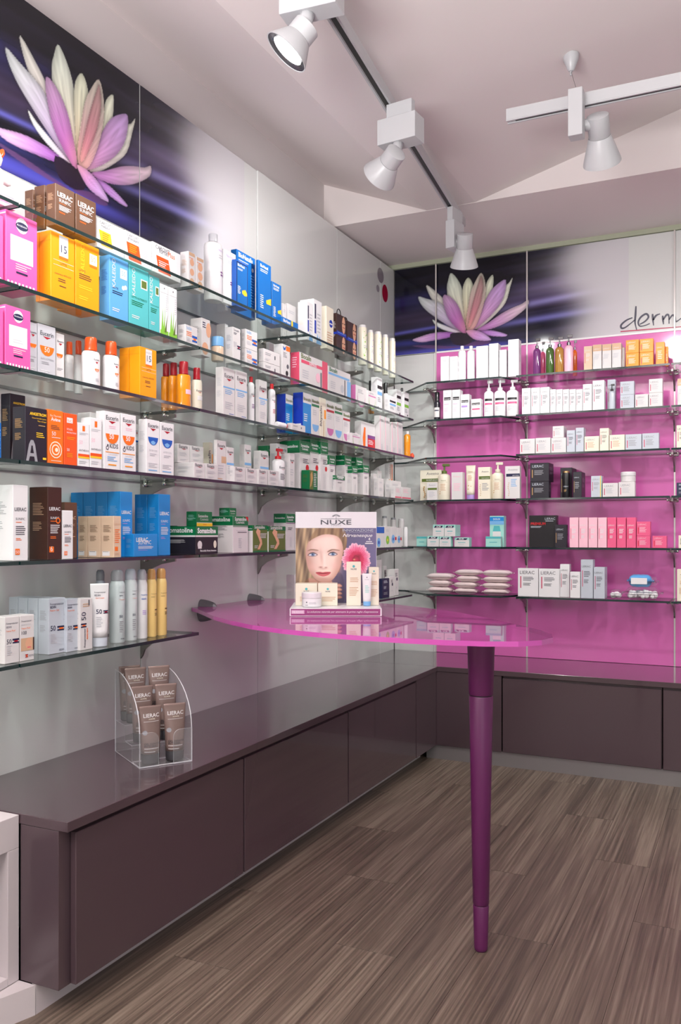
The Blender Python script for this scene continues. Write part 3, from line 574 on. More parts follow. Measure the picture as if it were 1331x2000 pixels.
 'eucaft': ('white after-sun carton with blue half circle', 'white after-sun cartons', 'white', eucer(.86)+[('c', .5, .68, .38, 'blue', 180, 360), ('c', .5, .62, .2, 'lblue', 200, 340), T('AFTER SUN', .2, .8, .42, 'lgrey'), Ln(.25, .75, .38, 2, .03, 'lgrey'), Ln(.15, .85, .2, 3, .03, 'lgrey'), R_(.15, .06, .8, .08, 'lblue')], 'lgrey'),
 'eucbig': ('large white carton with pale blue band', 'large white cartons', 'off', eucer(.8)+[R_(0, .58, 1, .61, 'lblue'), Ln(.15, .85, .55, 3, .035, 'lblue'), Ln(.15, .85, .3, 4, .04, 'lgrey'), R_(.5, .06, .9, .07, 'blue')], 'lgrey'),
 'eucs': ('small white carton with red chevron mark', 'small white cartons', 'off', eucer(.78)+[Ln(.15, .8, .55, 3, .07, 'lgrey'), Ln(.2, .7, .2, 2, .06, 'lgrey')], 'lgrey'),
 'eucsb': ('slim white carton with red chevron and blue band', 'slim white cartons', 'off', eucer(.84)+[R_(0, .5, 1, .56, 'lblue'), Ln(.15, .8, .46, 4, .06, 'lgrey')], 'lgrey'),
 'eucst': ('slim white carton with red chevron and brown patch', 'slim white cartons', 'off', eucer(.84)+[R_(.5, .46, 1, .62, 'tan'), Ln(.15, .8, .4, 4, .06, 'lgrey'), R_(.1, .06, .6, .08, 'tan')], 'lgrey'),
 'biblue': ('royal blue and sky carton with pill mark', 'blue cartons', 'sky', [R_(0, .76, 1, 1, 'off'), T('Bioscalin', .08, .95, .82, 'olive', bold=.03), R_(0, .7, 1, .76, 'sky'), Ln(.1, .7, .5, 4, .05, 'white')], 'royal'),
 'bigreen': ('white carton with green band and pale swirl', 'white swirl cartons', 'off', [T('Bioscalin', .06, .95, .84, 'olive', bold=.03), R_(0, .74, 1, .8, 'green'), ('c', .5, .3, .42, 'lblue', 180, 360), Ln(.15, .7, .66, 3, .05, 'lgrey')], 'white'),
 'bired': ('white carton with red band and pale swirl', 'white swirl cartons', 'off', [T('Bioscalin', .06, .95, .84, 'olive', bold=.03), R_(0, .72, 1, .78, 'crim'), ('c', .5, .3, .42, 'mauve', 180, 360), Ln(.15, .7, .66, 3, .05, 'lgrey')], 'white'),
 'rhy': ('cream carton with vertical lettering and tan patch', 'cream cartons', 'cream', [T('Rhycalin', .3, .8, .32, 'dgrey', rot=1, bold=.02), R_(.7, .5, 1, .72, 'amber'), R_(.6, .05, .68, .45, 'gold')], 'cream'),
 'legs': ('white carton with leg photo and red lower block', 'white cartons', 'off', [('p', [(.15, .0), (.1, .4), (.2, .8), (.3, .8), (.3, .4), (.28, 0)], 'orange'), R_(.45, .0, 1, .42, 'red'), R_(.45, .42, 1, .55, 'purple'), Ln(.5, .9, .36, 3, .06, 'white')], 'off'),
 'wavy': ('white carton with pink wavy line', 'white pink-lined cartons', 'off', [('p', [(.05, 0), (.0, .3), (.12, .5), (.02, .8), (.05, 1), (.16, 1), (.12, .8), (.24, .5), (.1, .3), (.16, 0)], 'lpink'), Ln(.3, .8, .9, 2, .04, 'grey'), Ln(.3, .8, .2, 4, .04, 'lgrey')], 'off'),
 'angs': ('black sun-cream carton with yellow lettering', 'black cartons', 'charcoal', [T('ANGSTROM', .2, .96, .86, 'yellow', bold=.03), T('Crema Autoabbronzante', .3, .96, .80, 'yellow'), T('Viso e Corpo', .55, .96, .75, 'yellow'), Ln(.6, .96, .69, 1, .03, 'gold'), Ln(.5, .95, .55, 3, .035, 'yellow'), R_(.80, .06, .96, .10, 'yellow'), ('p', [(.02, 0), (.16, .32), (.24, .4), (.36, .4), (.44, .32), (.56, 0), (.44, 0), (.4, .1), (.2, .1), (.14, 0)], 'grey'), ('p', [(.22, .16), (.38, .16), (.33, .3), (.27, .3)], 'charcoal')], 'gold'),
 'avorange': ('orange carton with white spiral', 'orange cartons', 'orange', [T('Eau Thermale', .15, .85, .88, 'cream'), T('Avène', .2, .8, .80, 'white', bold=.02), Ln(.2, .8, .72, 3, .03, 'brown'), T('50', .25, .5, .53, 'white'), R_(.25, .49, .8, .5, 'white'), Cc(.5, .27, .4, 'cream'), Cc(.5, .27, .35, 'orange'), Cc(.5, .27, .26, 'cream'), Cc(.5, .27, .2, 'orange'), Cc(.55, .27, .1, 'cream'), R_(.2, .06, .85, .07, 'cream')], 'dorange'),
 'roc': ('orange carton with small white logo patch', 'orange cartons', 'dorange', [R_(.2, .82, .65, .92, 'white'), T('RoC', .26, .6, .84, 'orange'), T('SOLEIL', .2, .65, .68, 'white'), T('PROTECTION', .2, .9, .62, 'white'), Ln(.2, .85, .55, 2, .03, 'amber'), T('50', .2, .4, .28, 'white'), Ln(.2, .75, .24, 3, .03, 'amber')], 'red'),
 'anth': ('white carton with orange square and stripe', 'white sun cartons', 'white', [R_(.38, .82, .6, .94, 'orange'), Ln(.1, .9, .78, 2, .03, 'lgrey'), T('50', .1, .4, .52, 'lpink'), T('ANTHELIOS', .08, .92, .36, 'dgrey'), R_(0, .24, 1, .30, 'dorange'), R_(0, .2, 1, .24, 'yellow'), Ln(.1, .8, .14, 2, .04, 'lgrey')], 'white'),
 'somdark': ('green and black slimming carton with big lettering', 'green and black cartons', 'charcoal', [R_(0, .68, 1, 1, 'green'), T('Somatoline', .08, .94, .76, 'white', bold=.04), R_(0, .62, 1, .68, 'off'), Cc(.18, .34, .1, 'off'), R_(.1, .2, .26, .32, 'off'), ('c', .86, .35, .07, 'cream', 0, 360, .1), T('Rimodella Notte Intensivo', .2, .92, .09, 'white', bold=.02)], 'white'),
 'somyel': ('flat green carton with yellow base band', 'green cartons', 'green', [T('Somatoline', .1, .9, .62, 'off', bold=.02), T('Cosmetic', .22, .78, .4, 'off'), R_(0, .22, 1, .26, 'cream'), R_(0, 0, 1, .22, 'yellow'), Ln(.4, .7, .14, 1, .08, 'dorange')], 'lteal'),
 'somflat': ('small flat green carton on top of the stack', 'green cartons', 'green', [T('Somatoline', .1, .9, .55, 'off', bold=.02), T('Cosmetic', .2, .8, .25, 'off')], 'lteal'),
 'sombig': ('large white carton with green top band', 'white and green cartons', 'off', [R_(0, .74, 1, 1, 'green'), R_(0, .71, 1, .725, 'green'), T('Somatoline', .12, .88, .88, 'white', bold=.02), T('Cosmetic', .2, .75, .80, 'white'), ('p', [(.8, 1), (1, .85), (1, .98)], 'red'), R_(.2, .6, .85, .605, 'grey'), R_(.3, .55, .9, .57, 'dgrey'), Ln(.35, .6, .4, 6, .05, 'lgrey')], 'dgrey'),
 'somslim': ('slim white carton with dark green top', 'white and green cartons', 'off', [R_(0, .76, 1, 1, 'green'), T('Somatoline', .1, .9, .88, 'white', bold=.03), T('Cosmetic', .2, .8, .81, 'white', bold=.02), R_(0, .73, 1, .745, 'purple'), Ln(.2, .8, .62, 2, .04, 'dgrey'), ('c', .5, .42, .0, 'red'), R_(.45, .1, .5, .36, 'lgrey'), R_(.58, .1, .62, .36, 'lgrey')], 'lgrey'),
 'somred': ('tall white carton with green top and red spot', 'white and green cartons', 'off', [R_(0, .76, 1, 1, 'green'), R_(0, .74, 1, .75, 'green'), T('Somatoline', .1, .9, .88, 'white', bold=.03), T('Cosmetic', .2, .8, .82, 'white', bold=.02), Ln(.3, .9, .64, 3, .035, 'dgrey'), Cc(.72, .46, .16, 'red'), R_(.4, .05, .44, .36, 'lgrey'), R_(.6, .05, .64, .36, 'lgrey')], 'lgrey'),
 'somphoto': ('green carton printed with a bare-backed figure', 'green photo cartons', 'olive', [R_(0, .84, 1, 1, 'green'), R_(0, 0, 1, .05, 'green'), T('Somatoline', .1, .8, .88, 'off', bold=.02), ('p', [(.3, .1), (.45, .1), (.62, .3), (.6, .45), (.48, .6), (.5, .8), (.3, .9), (.2, .75), (.36, .55), (.48, .35)], 'skin'), Ln(.5, .95, .7, 4, .05, 'off'), Ln(.1, .4, .25, 3, .04, 'off')], 'green'),
 'somgolden': ('green carton with golden figure photo and vertical lettering', 'green photo cartons', 'green', [T('Somatoline', .1, .8, .72, 'white', rot=1, bold=.03) if 0 else Ln(.5, .9, .85, 8, .09, 'off'), R_(0, 0, .42, 1, 'olive'), ('p', [(.02, .1), (.2, .2), (.4, .6), (.3, .95), (.1, .8), (.12, .5)], 'gold')], 'olive'),
 'plainw': ('plain white carton with faint print', 'plain white cartons', 'off', [Ln(.15, .8, .82, 2, .05, 'lgrey'), Ln(.15, .7, .5, 4, .05, 'lgrey'), R_(.3, .1, .7, .12, 'lgrey')], 'lgrey'),
 'gtan': ('white carton with tan stripes', 'white cartons', 'off', [R_(.4, 0, .6, 1, 'tan'), R_(.8, 0, 1, 1, 'orange'), Ln(.1, .35, .8, 4, .1, 'grey')], 'lgrey'),
 'gred': ('low white carton with red foot line', 'low white cartons', 'off', [Ln(.15, .8, .82, 3, .12, 'lpink'), R_(0, .05, 1, .16, 'rose')], 'lgrey'),
 'isdbox': ('pale grey sun-gel carton marked 50', 'pale grey cartons', 'silver', isd(), 'grey'),
 'isdslim': ('slim pale grey sun-gel carton marked 50', 'slim pale grey cartons', 'silver', isd(), 'grey'),
 'isdvert': ('slim white carton with vertical lettering', 'slim white cartons', 'off', [T('Fotoprotector', .05, .42, .42, 'navy', rot=1, bold=.02, sq=.9), T('extrem', .2, .42, .62, 'orange', rot=1, bold=.02), T('50', .58, .74, .45, 'navy', rot=1)]+flag(.05, .44, .45, .08)+[Ln(.2, .8, .9, 2, .04, 'tan'), R_(.65, .86, .75, .97, 'dgrey')], 'grey'),
 'isdface': ('small white carton with a face photo marked 100', 'small white cartons', 'off', [T('Fotoprotector', .1, .8, .86, 'navy'), T('ISDIN ULTRA', .1, .75, .78, 'lgrey'), T('Fusion Fluid', .1, .7, .70, 'orange'), T('100', .1, .45, .58, 'navy'), R_(.05, .22, 1, .50, 'tan'), ('c', .6, .37, .24, 'skin', 0, 360, .3), R_(.9, .22, 1, .5, 'hair'), R_(.5, .28, .75, .30, 'rose'), T('ISDIN', .6, .95, .08, 'navy')]+flag(.35, .07, .2, .07, 'crim', 'orange'), 'grey'),
 'isdsm': ('small white carton marked 50 with dark flag mark', 'small white cartons', 'off', [T('Fotoprotector', .1, .9, .84, 'navy'), T('ISDIN', .1, .45, .76, 'navy'), T('Fusion Fluid', .1, .7, .68, 'orange'), T('50', .12, .45, .42, 'navy')]+flag(.52, .42, .46, .1, 'navy', 'crim')+[Ln(.15, .5, .38, 5, .045, 'lgrey')], 'grey'),
 'navyw': ('navy carton with pale lettering', 'navy cartons', 'navy', [Ln(.2, .85, .9, 3, .05, 'silver'), Ln(.2, .6, .6, 3, .05, 'silver'), Ln(.2, .85, .3, 3, .05, 'grey')], 'navy'),
 'slimdot': ('slim white carton with navy dot', 'slim white cartons', 'off', [Cc(.6, .62, .16, 'navy'), Ln(.2, .8, .85, 3, .05, 'dgrey'), Cc(.5, .3, .08, 'lgrey')], 'lgrey'),
 'flowb': ('white carton with blue flower and blue cap top', 'white flower cartons', 'off', [R_(0, .7, 1, 1, 'blue'), Cc(.4, .25, .2, 'lblue'), Cc(.4, .25, .08, 'royal')], 'off'),
 'flowg': ('white carton with green flower', 'white flower cartons', 'off', [Cc(.5, .35, .3, 'lgreen'), Cc(.5, .35, .1, 'yellow'), Ln(.2, .8, .85, 2, .06, 'lgrey')], 'off'),
 'flowc': ('white carton with pale blue flower and red square', 'white flower cartons', 'off', [Cc(.4, .4, .3, 'lblue'), Cc(.4, .4, .1, 'royal'), R_(.7, .35, 1, .5, 'red')], 'off'),
 'babygift': ('pink and white baby-care carton with handle top', 'pink cartons', 'lpink', [R_(0, .55, 1, 1, 'white'), ('p', [(.3, .7), (.95, .6), (.95, .52), (.4, .56)], 'grey'), T('Fissan', .35, .9, .36, 'white', shear=.3), Ln(.3, .85, .28, 2, .06, 'pink'), Cc(.08, .42, .06, 'hpink')], 'lpink'),
 'avwhite': ('plain white skincare carton', 'plain white cartons', 'white', [Ln(.2, .8, .86, 2, .04, 'lgrey'), Ln(.2, .7, .5, 4, .04, 'off')], 'lgrey'),
 'avtall': ('tall white carton with faint orange print', 'tall white cartons', 'white', [T('Avène', .2, .8, .84, 'lgrey'), Ln(.2, .8, .8, 6, .04, 'lpink'), Ln(.2, .7, .4, 5, .04, 'off')], 'lgrey'),
 'neu': ('white carton with black lettering strip and pink line', 'white strip-label cartons', 'white', [R_(.1, .66, .9, .76, 'black'), T('Neutrogena', .14, .86, .69, 'white', bold=.02), R_(.1, .5, .7, .54, 'lpink'), Ln(.15, .7, .9, 2, .04, 'lgrey'), Ln(.1, .7, .4, 4, .04, 'lpink')], 'lgrey'),
 'neupu': ('white carton with black strip and violet line', 'white strip-label cartons', 'white', [R_(.1, .66, .9, .76, 'black'), T('Neutrogena', .14, .86, .69, 'white', bold=.02), R_(.1, .46, .8, .54, 'lilac'), Ln(.1, .7, .4, 4, .04, 'lgrey')], 'lgrey'),
 'neured': ('short white carton with black strip and rose line', 'white strip-label cartons', 'white', [R_(.08, .68, .9, .8, 'black'), T('Neutrogena', .12, .86, .71, 'white', bold=.02), R_(.1, .42, .9, .5, 'hpink'), Ln(.1, .7, .3, 3, .05, 'lgrey')], 'lgrey'),
 'lw': ('white skincare carton with red bar', 'white red-bar cartons', 'white', lier(), 'lgrey'),
 'lwl': ('low square white carton with red bar', 'square white red-bar cartons', 'off', [T('LIERAC', .12, .72, .72, 'grey'), R_(.1, .14, .15, .62, 'bar'), Ln(.22, .75, .62, 5, .08, 'lgrey')], 'lgrey'),
 'lbl': ('pale blue-white carton with red bar', 'pale blue cartons', 'silver', lier(), 'lgrey'),
 'lbll': ('low pale blue carton with red bar', 'low pale blue cartons', 'silver', [T('LIERAC', .12, .72, .72, 'grey'), R_(.1, .14, .15, .62, 'bar'), Ln(.22, .75, .62, 5, .08, 'grey')], 'lgrey'),
 'lcr': ('cream carton with red bar', 'cream cartons', 'cream', lier(), 'lgrey'),
 'lcrl': ('low cream carton with red bar', 'low cream cartons', 'cream', [T('LIERAC', .12, .72, .72, 'grey'), R_(.1, .14, .15, .62, 'bar'), Ln(.22, .75, .62, 5, .08, 'tan')], 'lgrey'),
 'ltan': ('white carton with copper top band', 'copper-topped cartons', 'off', [R_(0, .74, 1, 1, 'tan'), T('LIERAC', .12, .8, .8, 'off'), Ln(.15, .8, .6, 4, .05, 'lgrey'), R_(.1, .14, .14, .5, 'lgrey')], 'tan'),
 'lbeige': ('slim beige carton with red bar', 'beige cartons', 'beige', lier('off'), 'tan'),
 'lor': ('small orange carton with red bar', 'orange cartons', 'amber', [T('LIERAC', .12, .75, .74, 'cream'), R_(.1, .14, .15, .6, 'bar'), Ln(.22, .8, .62, 5, .08, 'cream')], 'orange'),
 'lsil': ('silver carton with iridescent edge', 'silver cartons', 'silver', lier('grey')+[R_(.86, 0, .93, 1, 'yellow'), R_(.93, 0, 1, 1, 'lteal')], 'yellow'),
 'lblk': ('glossy black carton with gold bar', 'black cartons', 'charcoal', [T('LIERAC', .12, .72, .76, 'silver'), R_(.1, .2, .14, .64, 'gold'), Ln(.22, .75, .6, 4, .07, 'grey')], 'grey'),
 'lprem': ('large black carton with red lettering', 'black cartons', 'black', [T('LIERAC', .58, .95, .86, 'silver'), Ln(.6, .95, .83, 1, .04, 'silver'), T('PREMIUM', .06, .6, .70, 'red', bold=.02), Ln(.06, .5, .66, 2, .03, 'silver')], 'charcoal'),
 'lpk': ('light pink carton with rose bar', 'light pink cartons', 'lpink', lier('white', 'rose', .72, .28), 'mauve'),
 'lhp': ('hot pink carton with red bar', 'hot pink cartons', 'hpink', lier('white', 'red', .72, .28), 'mauve'),
 'lhps': ('small hot pink carton with red bar', 'small hot pink cartons', 'hpink', [T('LIERAC', .12, .72, .74, 'lpink'), R_(.1, .14, .15, .6, 'red'), Ln(.22, .78, .62, 5, .08, 'lpink')], 'mauve'),
 'lgr': ('grey-blue skincare carton with red bar', 'grey-blue cartons', 'silver', lier(), 'grey'),
 'aveeno': ('cream carton with green band and oat sprig', 'cream oat cartons', 'cream', [T('Aveeno', .3, .88, .84, 'dgrey'), R_(.08, .62, 1, .72, 'olive'), T('MOISTURIZING', .3, .92, .645, 'white'), Ln(.35, .9, .5, 5, .05, 'grey')]+[Cc(.2+.03*math.sin(i), .12+.055*i, .035, 'gold') for i in range(7)], 'cream'),
 'aveens': ('small cream carton with green band', 'cream oat cartons', 'off', [T('Aveeno', .2, .85, .82, 'grey'), R_(.1, .58, 1, .7, 'olive'), Ln(.2, .85, .5, 5, .07, 'lgrey')], 'cream'),
 'aveenr': ('pale carton with pink lettering', 'cream oat cartons', 'off', [T('Aveeno', .15, .85, .82, 'lpink'), Ln(.2, .85, .6, 6, .05, 'lpink')], 'cream'),
 'aveenn': ('cream carton with navy band and oat sprig', 'cream oat cartons', 'off', [T('Aveeno', .2, .85, .86, 'grey'), R_(.08, .68, 1, .77, 'navy'), T('SKIN RELIEF', .5, .95, .70, 'white'), Ln(.4, .85, .6, 5, .05, 'lblue')]+[Cc(.24+.03*math.sin(i), .1+.055*i, .035, 'tan') for i in range(8)], 'cream'),
 'teals': ('small pale teal cube carton with navy lettering', 'small pale teal cartons', 'lteal', [R_(0, 0, 1, .74, 'off'), ('p', [(.1, .74), (.2, .92), (.9, .92), (.8, .74)], 'navy'), T('ACM', .3, .7, .77, 'white', bold=.02), R_(.25, .42, .75, .48, 'teal'), Ln(.3, .7, .3, 2, .08, 'lgrey')], 'lteal'),
 'teald': ('small teal cube carton with pale front', 'small pale teal cartons', 'lteal', [R_(0, .8, 1, 1, 'teal'), R_(.25, .42, .75, .48, 'teal'), R_(0, .0, 1, .05, 'teal')], 'lteal'),
 'tealt': ('tall teal carton with window showing a jar', 'teal cartons', 'lteal', [R_(0, .84, 1, .97, 'sky'), R_(0, .72, 1, .84, 'lblue'), T('DOUX', .25, .75, .87, 'white', bold=.02), ('p', [(.22, .02), (.22, .5), (.78, .5), (.78, .02)], 'off'), ('p', [(.22, .5), (.3, .68), (.7, .68), (.78, .5)], 'teal'), Ln(.35, .65, .3, 2, .05, 'lblue')], 'lteal'),
 'nuxec': ('cream skincare carton with small tree mark', 'cream cartons', 'cream', [Cc(.5, .9, .09, 'teal'), T('NUXE', .3, .7, .82, 'dgrey', bold=.02), Ln(.25, .85, .64, 3, .04, 'tan'), Ln(.2, .85, .42, 6, .035, 'tan')], 'mauve'),
 'nuxel': ('low cream carton with small tree mark', 'cream cartons', 'cream', [Cc(.5, .76, .06, 'teal'), T('NUXE', .38, .62, .62, 'dgrey', bold=.02), Ln(.2, .9, .4, 3, .08, 'tan')], 'mauve'),
}
CARTON_TOP = {}
ITEMS = []     # [object, desc, plural, wall, shelf, sortpx, category]
def carton(name, w, d, h, style, side=-1, m=None):
    desc, plural, base, prims, sidec = ST[style]
    w, d, h = max(w, .008), max(d, .006), max(h, .01)
    o = link(name, bm_mesh(name, box_bm(-w/2, w/2, -d/2, d/2, 0, h, min(.0009, w*.08)), ink(base)))
    D = Decal(w, h, lambda x, y, l: (x-w/2, -d/2-.0005-.00004*l, y)); D.run([p for p in prims if p]); D.build('front_print', o)
    if sidec:
        rnd = random.Random(style); n = 7
        E_ = Decal(d, h, (lambda x, y, l: (-w/2-.0005-.00004*l, d/2-x, y)) if side < 0 else (lambda x, y, l: (w/2+.0005+.00004*l, -d/2+x, y)))
        E_.lines(.2, .8, .78, 8, .022, sidec, .007); E_.lines(.2, .72, .52, 6, .022, sidec, .007)
        if style in ('somdark',): E_.rect(0, .68, 1, 1, 'green'); E_.text('Somatoline', .1, .92, .78, 'white', bold=.02); E_.rect(0, .62, 1, .68, 'off')
        elif style in ('somyel', 'somflat'): E_.text('Somatoline', .1, .9, .5, 'lteal')
        elif style in ('sombig', 'somred', 'somslim'): E_.rect(0, .75, 1, 1, 'green'); E_.text('Somatoline', .1, .9, .86, 'white', bold=.02)
        elif style == 'somphoto': E_.rect(0, 0, 1, 1, 'off'); E_.rect(0, .8, 1, 1, 'green'); E_.text('Somatoline', .1, .9, .86, 'white', bold=.02)
        elif style == 'biblue': E_.V, E_.F, E_.mi = [], [], []; E_.rect(0, 0, 1, 1, 'royal'); E_.rect(.3, .2, .8, .26, 'white')
        elif style == 'faces': E_.rect(0, .46, 1, .52, 'royal')
        elif style == 'redflat': E_.rect(0, 0, 1, 1, 'rose'); E_.lines(.2, .8, .85, 5, .07, 'lpink')
        elif style == 'swirlpink': E_.rect(0, 0, 1, 1, 'mauve')
        elif style == 'amber15' or style == 'amber50': E_.V, E_.F, E_.mi = [], [], []; E_.rect(0, .86, 1, .864, 'orange')
        elif style == 'pinkdet': E_.V, E_.F, E_.mi = [], [], []; E_.rect(0, .95, 1, .97, 'lpink')
        elif style == 'sunbeige': E_.rect(.12, .04, .7, .15, 'white'); E_.lines(.16, .6, .14, 1, .02, 'black')
        E_.build('side_print', o)
    # the tuck-in lid seam on top
    link('lid_flap', bm_mesh('lid_flap', box_bm(-w/2+.001, w/2-.001, -d/2+.001, d/2-.001, h-.0002, h+.0006), ink(base)), o)
    return o
def reg(o, desc, plural, wall, i, px, cat):
    ITEMS.append([o, desc, plural, wall, i, px, cat])
LAST = {}
GAP = .0006
def L(i, style, xs, xl, xr, yt, xf=.222, d=None, on=0, yb=None, row=None, name='carton', extra=None):
    """carton on left-wall shelf i; picture columns of its side edge, front-left and front-right edges, picture row of its top at the front-left edge"""
    z0 = SZ[i]+.0045
    if on: z0 = LAST['top']+GAP*2
    a = at((xl, yt), 0, xf); b = at((xr, yt), 0, xf); w = b.y-a.y-.0012
    if d is None:
        if xs is None: d = .035
        else: d = max(.012, min(xf-.012, xf-at((xs, yt), 1, a.y).x))
    if yb: z0 = at((xl, yb), 0, xf).z
    h = a.z-z0
    o = carton(name, w, d, h, style); o.rotation_euler = (0, 0, math.pi/2); o.location = (xf-d/2, (a.y+b.y)/2, z0)
    LAST['top'] = z0+h
    st = ST[style]; reg(o, extra or st[0], st[1], 'left', i, xl, 'box')
    if row:   # further identical cartons behind it, towards the wall
        front = xf-d-.002
        for k, px in enumerate(row):
            bx = at((px, yt), 1, a.y).x
            dd = max(.012, front-bx)
            if front-dd < .006: dd = front-.006
            if dd < .01: break
            o2 = o.copy(); COL.objects.link(o2); o2.location = (front-dd/2, (a.y+b.y)/2, z0); o2.scale = (1, dd/d, 1)
            for ch in list(o.children):
                if ch.name.startswith('front_print'): continue
                c = ch.copy(); COL.objects.link(c); c.parent = o2
            reg(o2, st[0]+' tucked behind another', st[1], 'left', i, px, 'box'); front -= dd+.002
    return o
def B(i, style, xl, xr, yt, xs=None, yf=-.235, d=None, on=0, name='carton', extra=None):
    z0 = SZ[i]+.0045
    if on: z0 = LAST['top']+GAP*2
    a = at((xl, yt), 1, yf); b = at((xr, yt), 1, yf); w = b.x-a.x-.001
    if d is None: d = .05 if xs is None else max(.015, min(-yf-.03, at((xs, yt), 0, b.x).y-yf))
    h = a.z-z0
    o = carton(name, w, d, h, style, side=1); o.location = ((a.x+b.x)/2, yf+d/2, z0); LAST['top'] = z0+h
    st = ST[style]; reg(o, extra or st[0], st[1], 'back', i, xl, 'box'); return o
# ---- bottles and jars
def rmat(c, clear=False):
    if not clear: return mat('plastic_%s' % (c if isinstance(c, str) else '%d_%d_%d' % c), PAL.get(c, c) if isinstance(c, str) else c, .28, coat=.2)
    return mat('tinted_liquid_%s' % c, PAL[c], .08, coat=.6, alpha=.86)
def label_on(o, a, b, z0, z1, prims, x0=-.8, x1=.8):
    w = a*(x1-x0)
    def f(x, y, l):
        u = (x-w/2)/a; u = max(-.97, min(.97, u)); e = .0006+.00005*l; return ((a+e)*u, -(b+e)*math.sqrt(max(0, 1-u*u)), z0+y)
    D = Decal(w, z1-z0, f, 8); D.run(prims); D.build('label_print', o)
def profile(kind, r, h):
    if kind == 'lotion': return [(r*.92, 0), (r, .006), (r, h*.80), (r*.92, h*.845), (r*.6, h*.875), (r*.42, h*.885)], [(r*.44, h*.885), (r*.45, h*.99), (r*.40, h)]
    if kind == 'sun': return [(r*.9, 0), (r, .008), (r, h*.3), (r*.985, h*.4), (r, h*.5), (r, h*.68), (r*.86, h*.725), (r*.5, h*.74)], [(r*.56, h*.742), (r*.6, h*.76), (r*.58, h*.97), (r*.5, h)]
    if kind == 'oil': return [(r*.92, 0), (r, .006), (r, h*.68), (r*.9, h*.72), (r*.5, h*.735)], [(r*.58, h*.737), (r*.6, h*.75), (r*.58, h*.985), (r*.52, h)]
    if kind == 'spray': return [(r*.9, 0), (r, .004), (r, h*.78), (r*.93, h*.815), (r*.8, h*.845), (r*.76, h*.85)], [(r*.8, h*.851), (r*.82, h*.93), (r*.74, h*.975), (r*.5, h)]
    if kind == 'cyl': return [(r*.94, 0), (r, .004), (r, h*.9), (r*.95, h*.93)], [(r*.86, h*.931), (r*.84, h*.99), (r*.7, h)]
    if kind == 'dropper': return [(r*.95, 0), (r, .004), (r, h*.62), (r*.8, h*.67), (r*.6, h*.68)], [(r*.72, h*.682), (r*.72, h*.98), (r*.6, h)]
    if kind == 'jar': return [(r*.9, 0), (r, .004), (r, h*.58), (r*.94, h*.6)], [(r*1.0, h*.61), (r*1.02, h*.64), (r*1.02, h*.95), (r*.96, h)]
    if kind == 'pump': return [(r*.92, 0), (r, .006), (r, h*.62), (r*.94, h*.67), (r*.6, h*.715), (r*.36, h*.73)], [(r*.42, h*.731), (r*.44, h*.80), (r*.3, h*.81), (r*.16, h*.82), (r*.14, h*.93)]
def bottle(kind, r, h, body, cap, clear=False, prims=None, asp=.82, lab=(.12, .6)):
    p, c = profile(kind, r, h)
    nm = {'spray': 'spray_can', 'jar': 'jar', 'pump': 'pump_bottle', 'dropper': 'serum_bottle'}.get(kind, 'bottle')
    if kind in ('spray', 'cyl', 'jar', 'dropper'): asp = 1
    o = lathe_obj(nm, p, rmat(body, clear), seg=20, sy=asp); cm = rmat(cap) if cap not in ('chrome', 'goldm') else (mat('dark_chrome', (110, 110, 112), .15, metal=1) if cap == 'chrome' else mat('gold_metal', (205, 170, 120), .22, metal=1))
    if kind == 'pump':
        q = lathe_obj('pump_collar', c, cm, o, seg=14)
        hd = link('pump_head', bm_mesh('pump_head', box_bm(-r*.30, r*.85, -r*.2, r*.2, h*.925, h, r*.06), cm), q)
    else: lathe_obj('cap', c, cm, o, seg=18)
    if prims: label_on(o, r, r*asp, h*lab[0], h*lab[1], prims)
    return o
def LB(i, kind, xl, xr, yt, body, cap, desc, plural, xc=.165, clear=False, prims=None, lab=(.12, .6), asp=.82, rz=.35, zb=None):
    P = at(((xl+xr)/2, yt), 0, xc); r = (xr-xl)/2*depth(P)/F; z0 = (SZ[i]+.0045) if zb is None else zb; h = P.z-z0
    if kind not in ('spray', 'cyl', 'jar', 'dropper'): r *= 1.03
    o = bottle(kind, r, h, body, cap, clear, prims, asp, lab); o.location = (P.x, P.y, z0); o.rotation_euler = (0, 0, math.pi/2-rz)
    reg(o, desc, plural, 'left', i, xl, {'jar': 'jar', 'spray': 'spray can'}.get(kind, 'bottle')); return o
def BB(i, kind, xl, xr, yt, body, cap, desc, plural, yc=-.19, clear=False, prims=None, lab=(.12, .6), on=0):
    P = at(((xl+xr)/2, yt), 1, yc); r = (xr-xl)/2*depth(P)/F; z0 = SZ[i]+.0045
    if on: z0 = LAST['top']+.001
    h = P.z-z0
    o = bottle(kind, r, h, body, cap, clear, prims, .85, lab); o.location = (P.x, P.y, z0); o.rotation_euler = (0, 0, .12)
    reg(o, desc, plural, 'back', i, xl, {'jar': 'jar', 'spray': 'spray can'}.get(kind, 'bottle')); return o
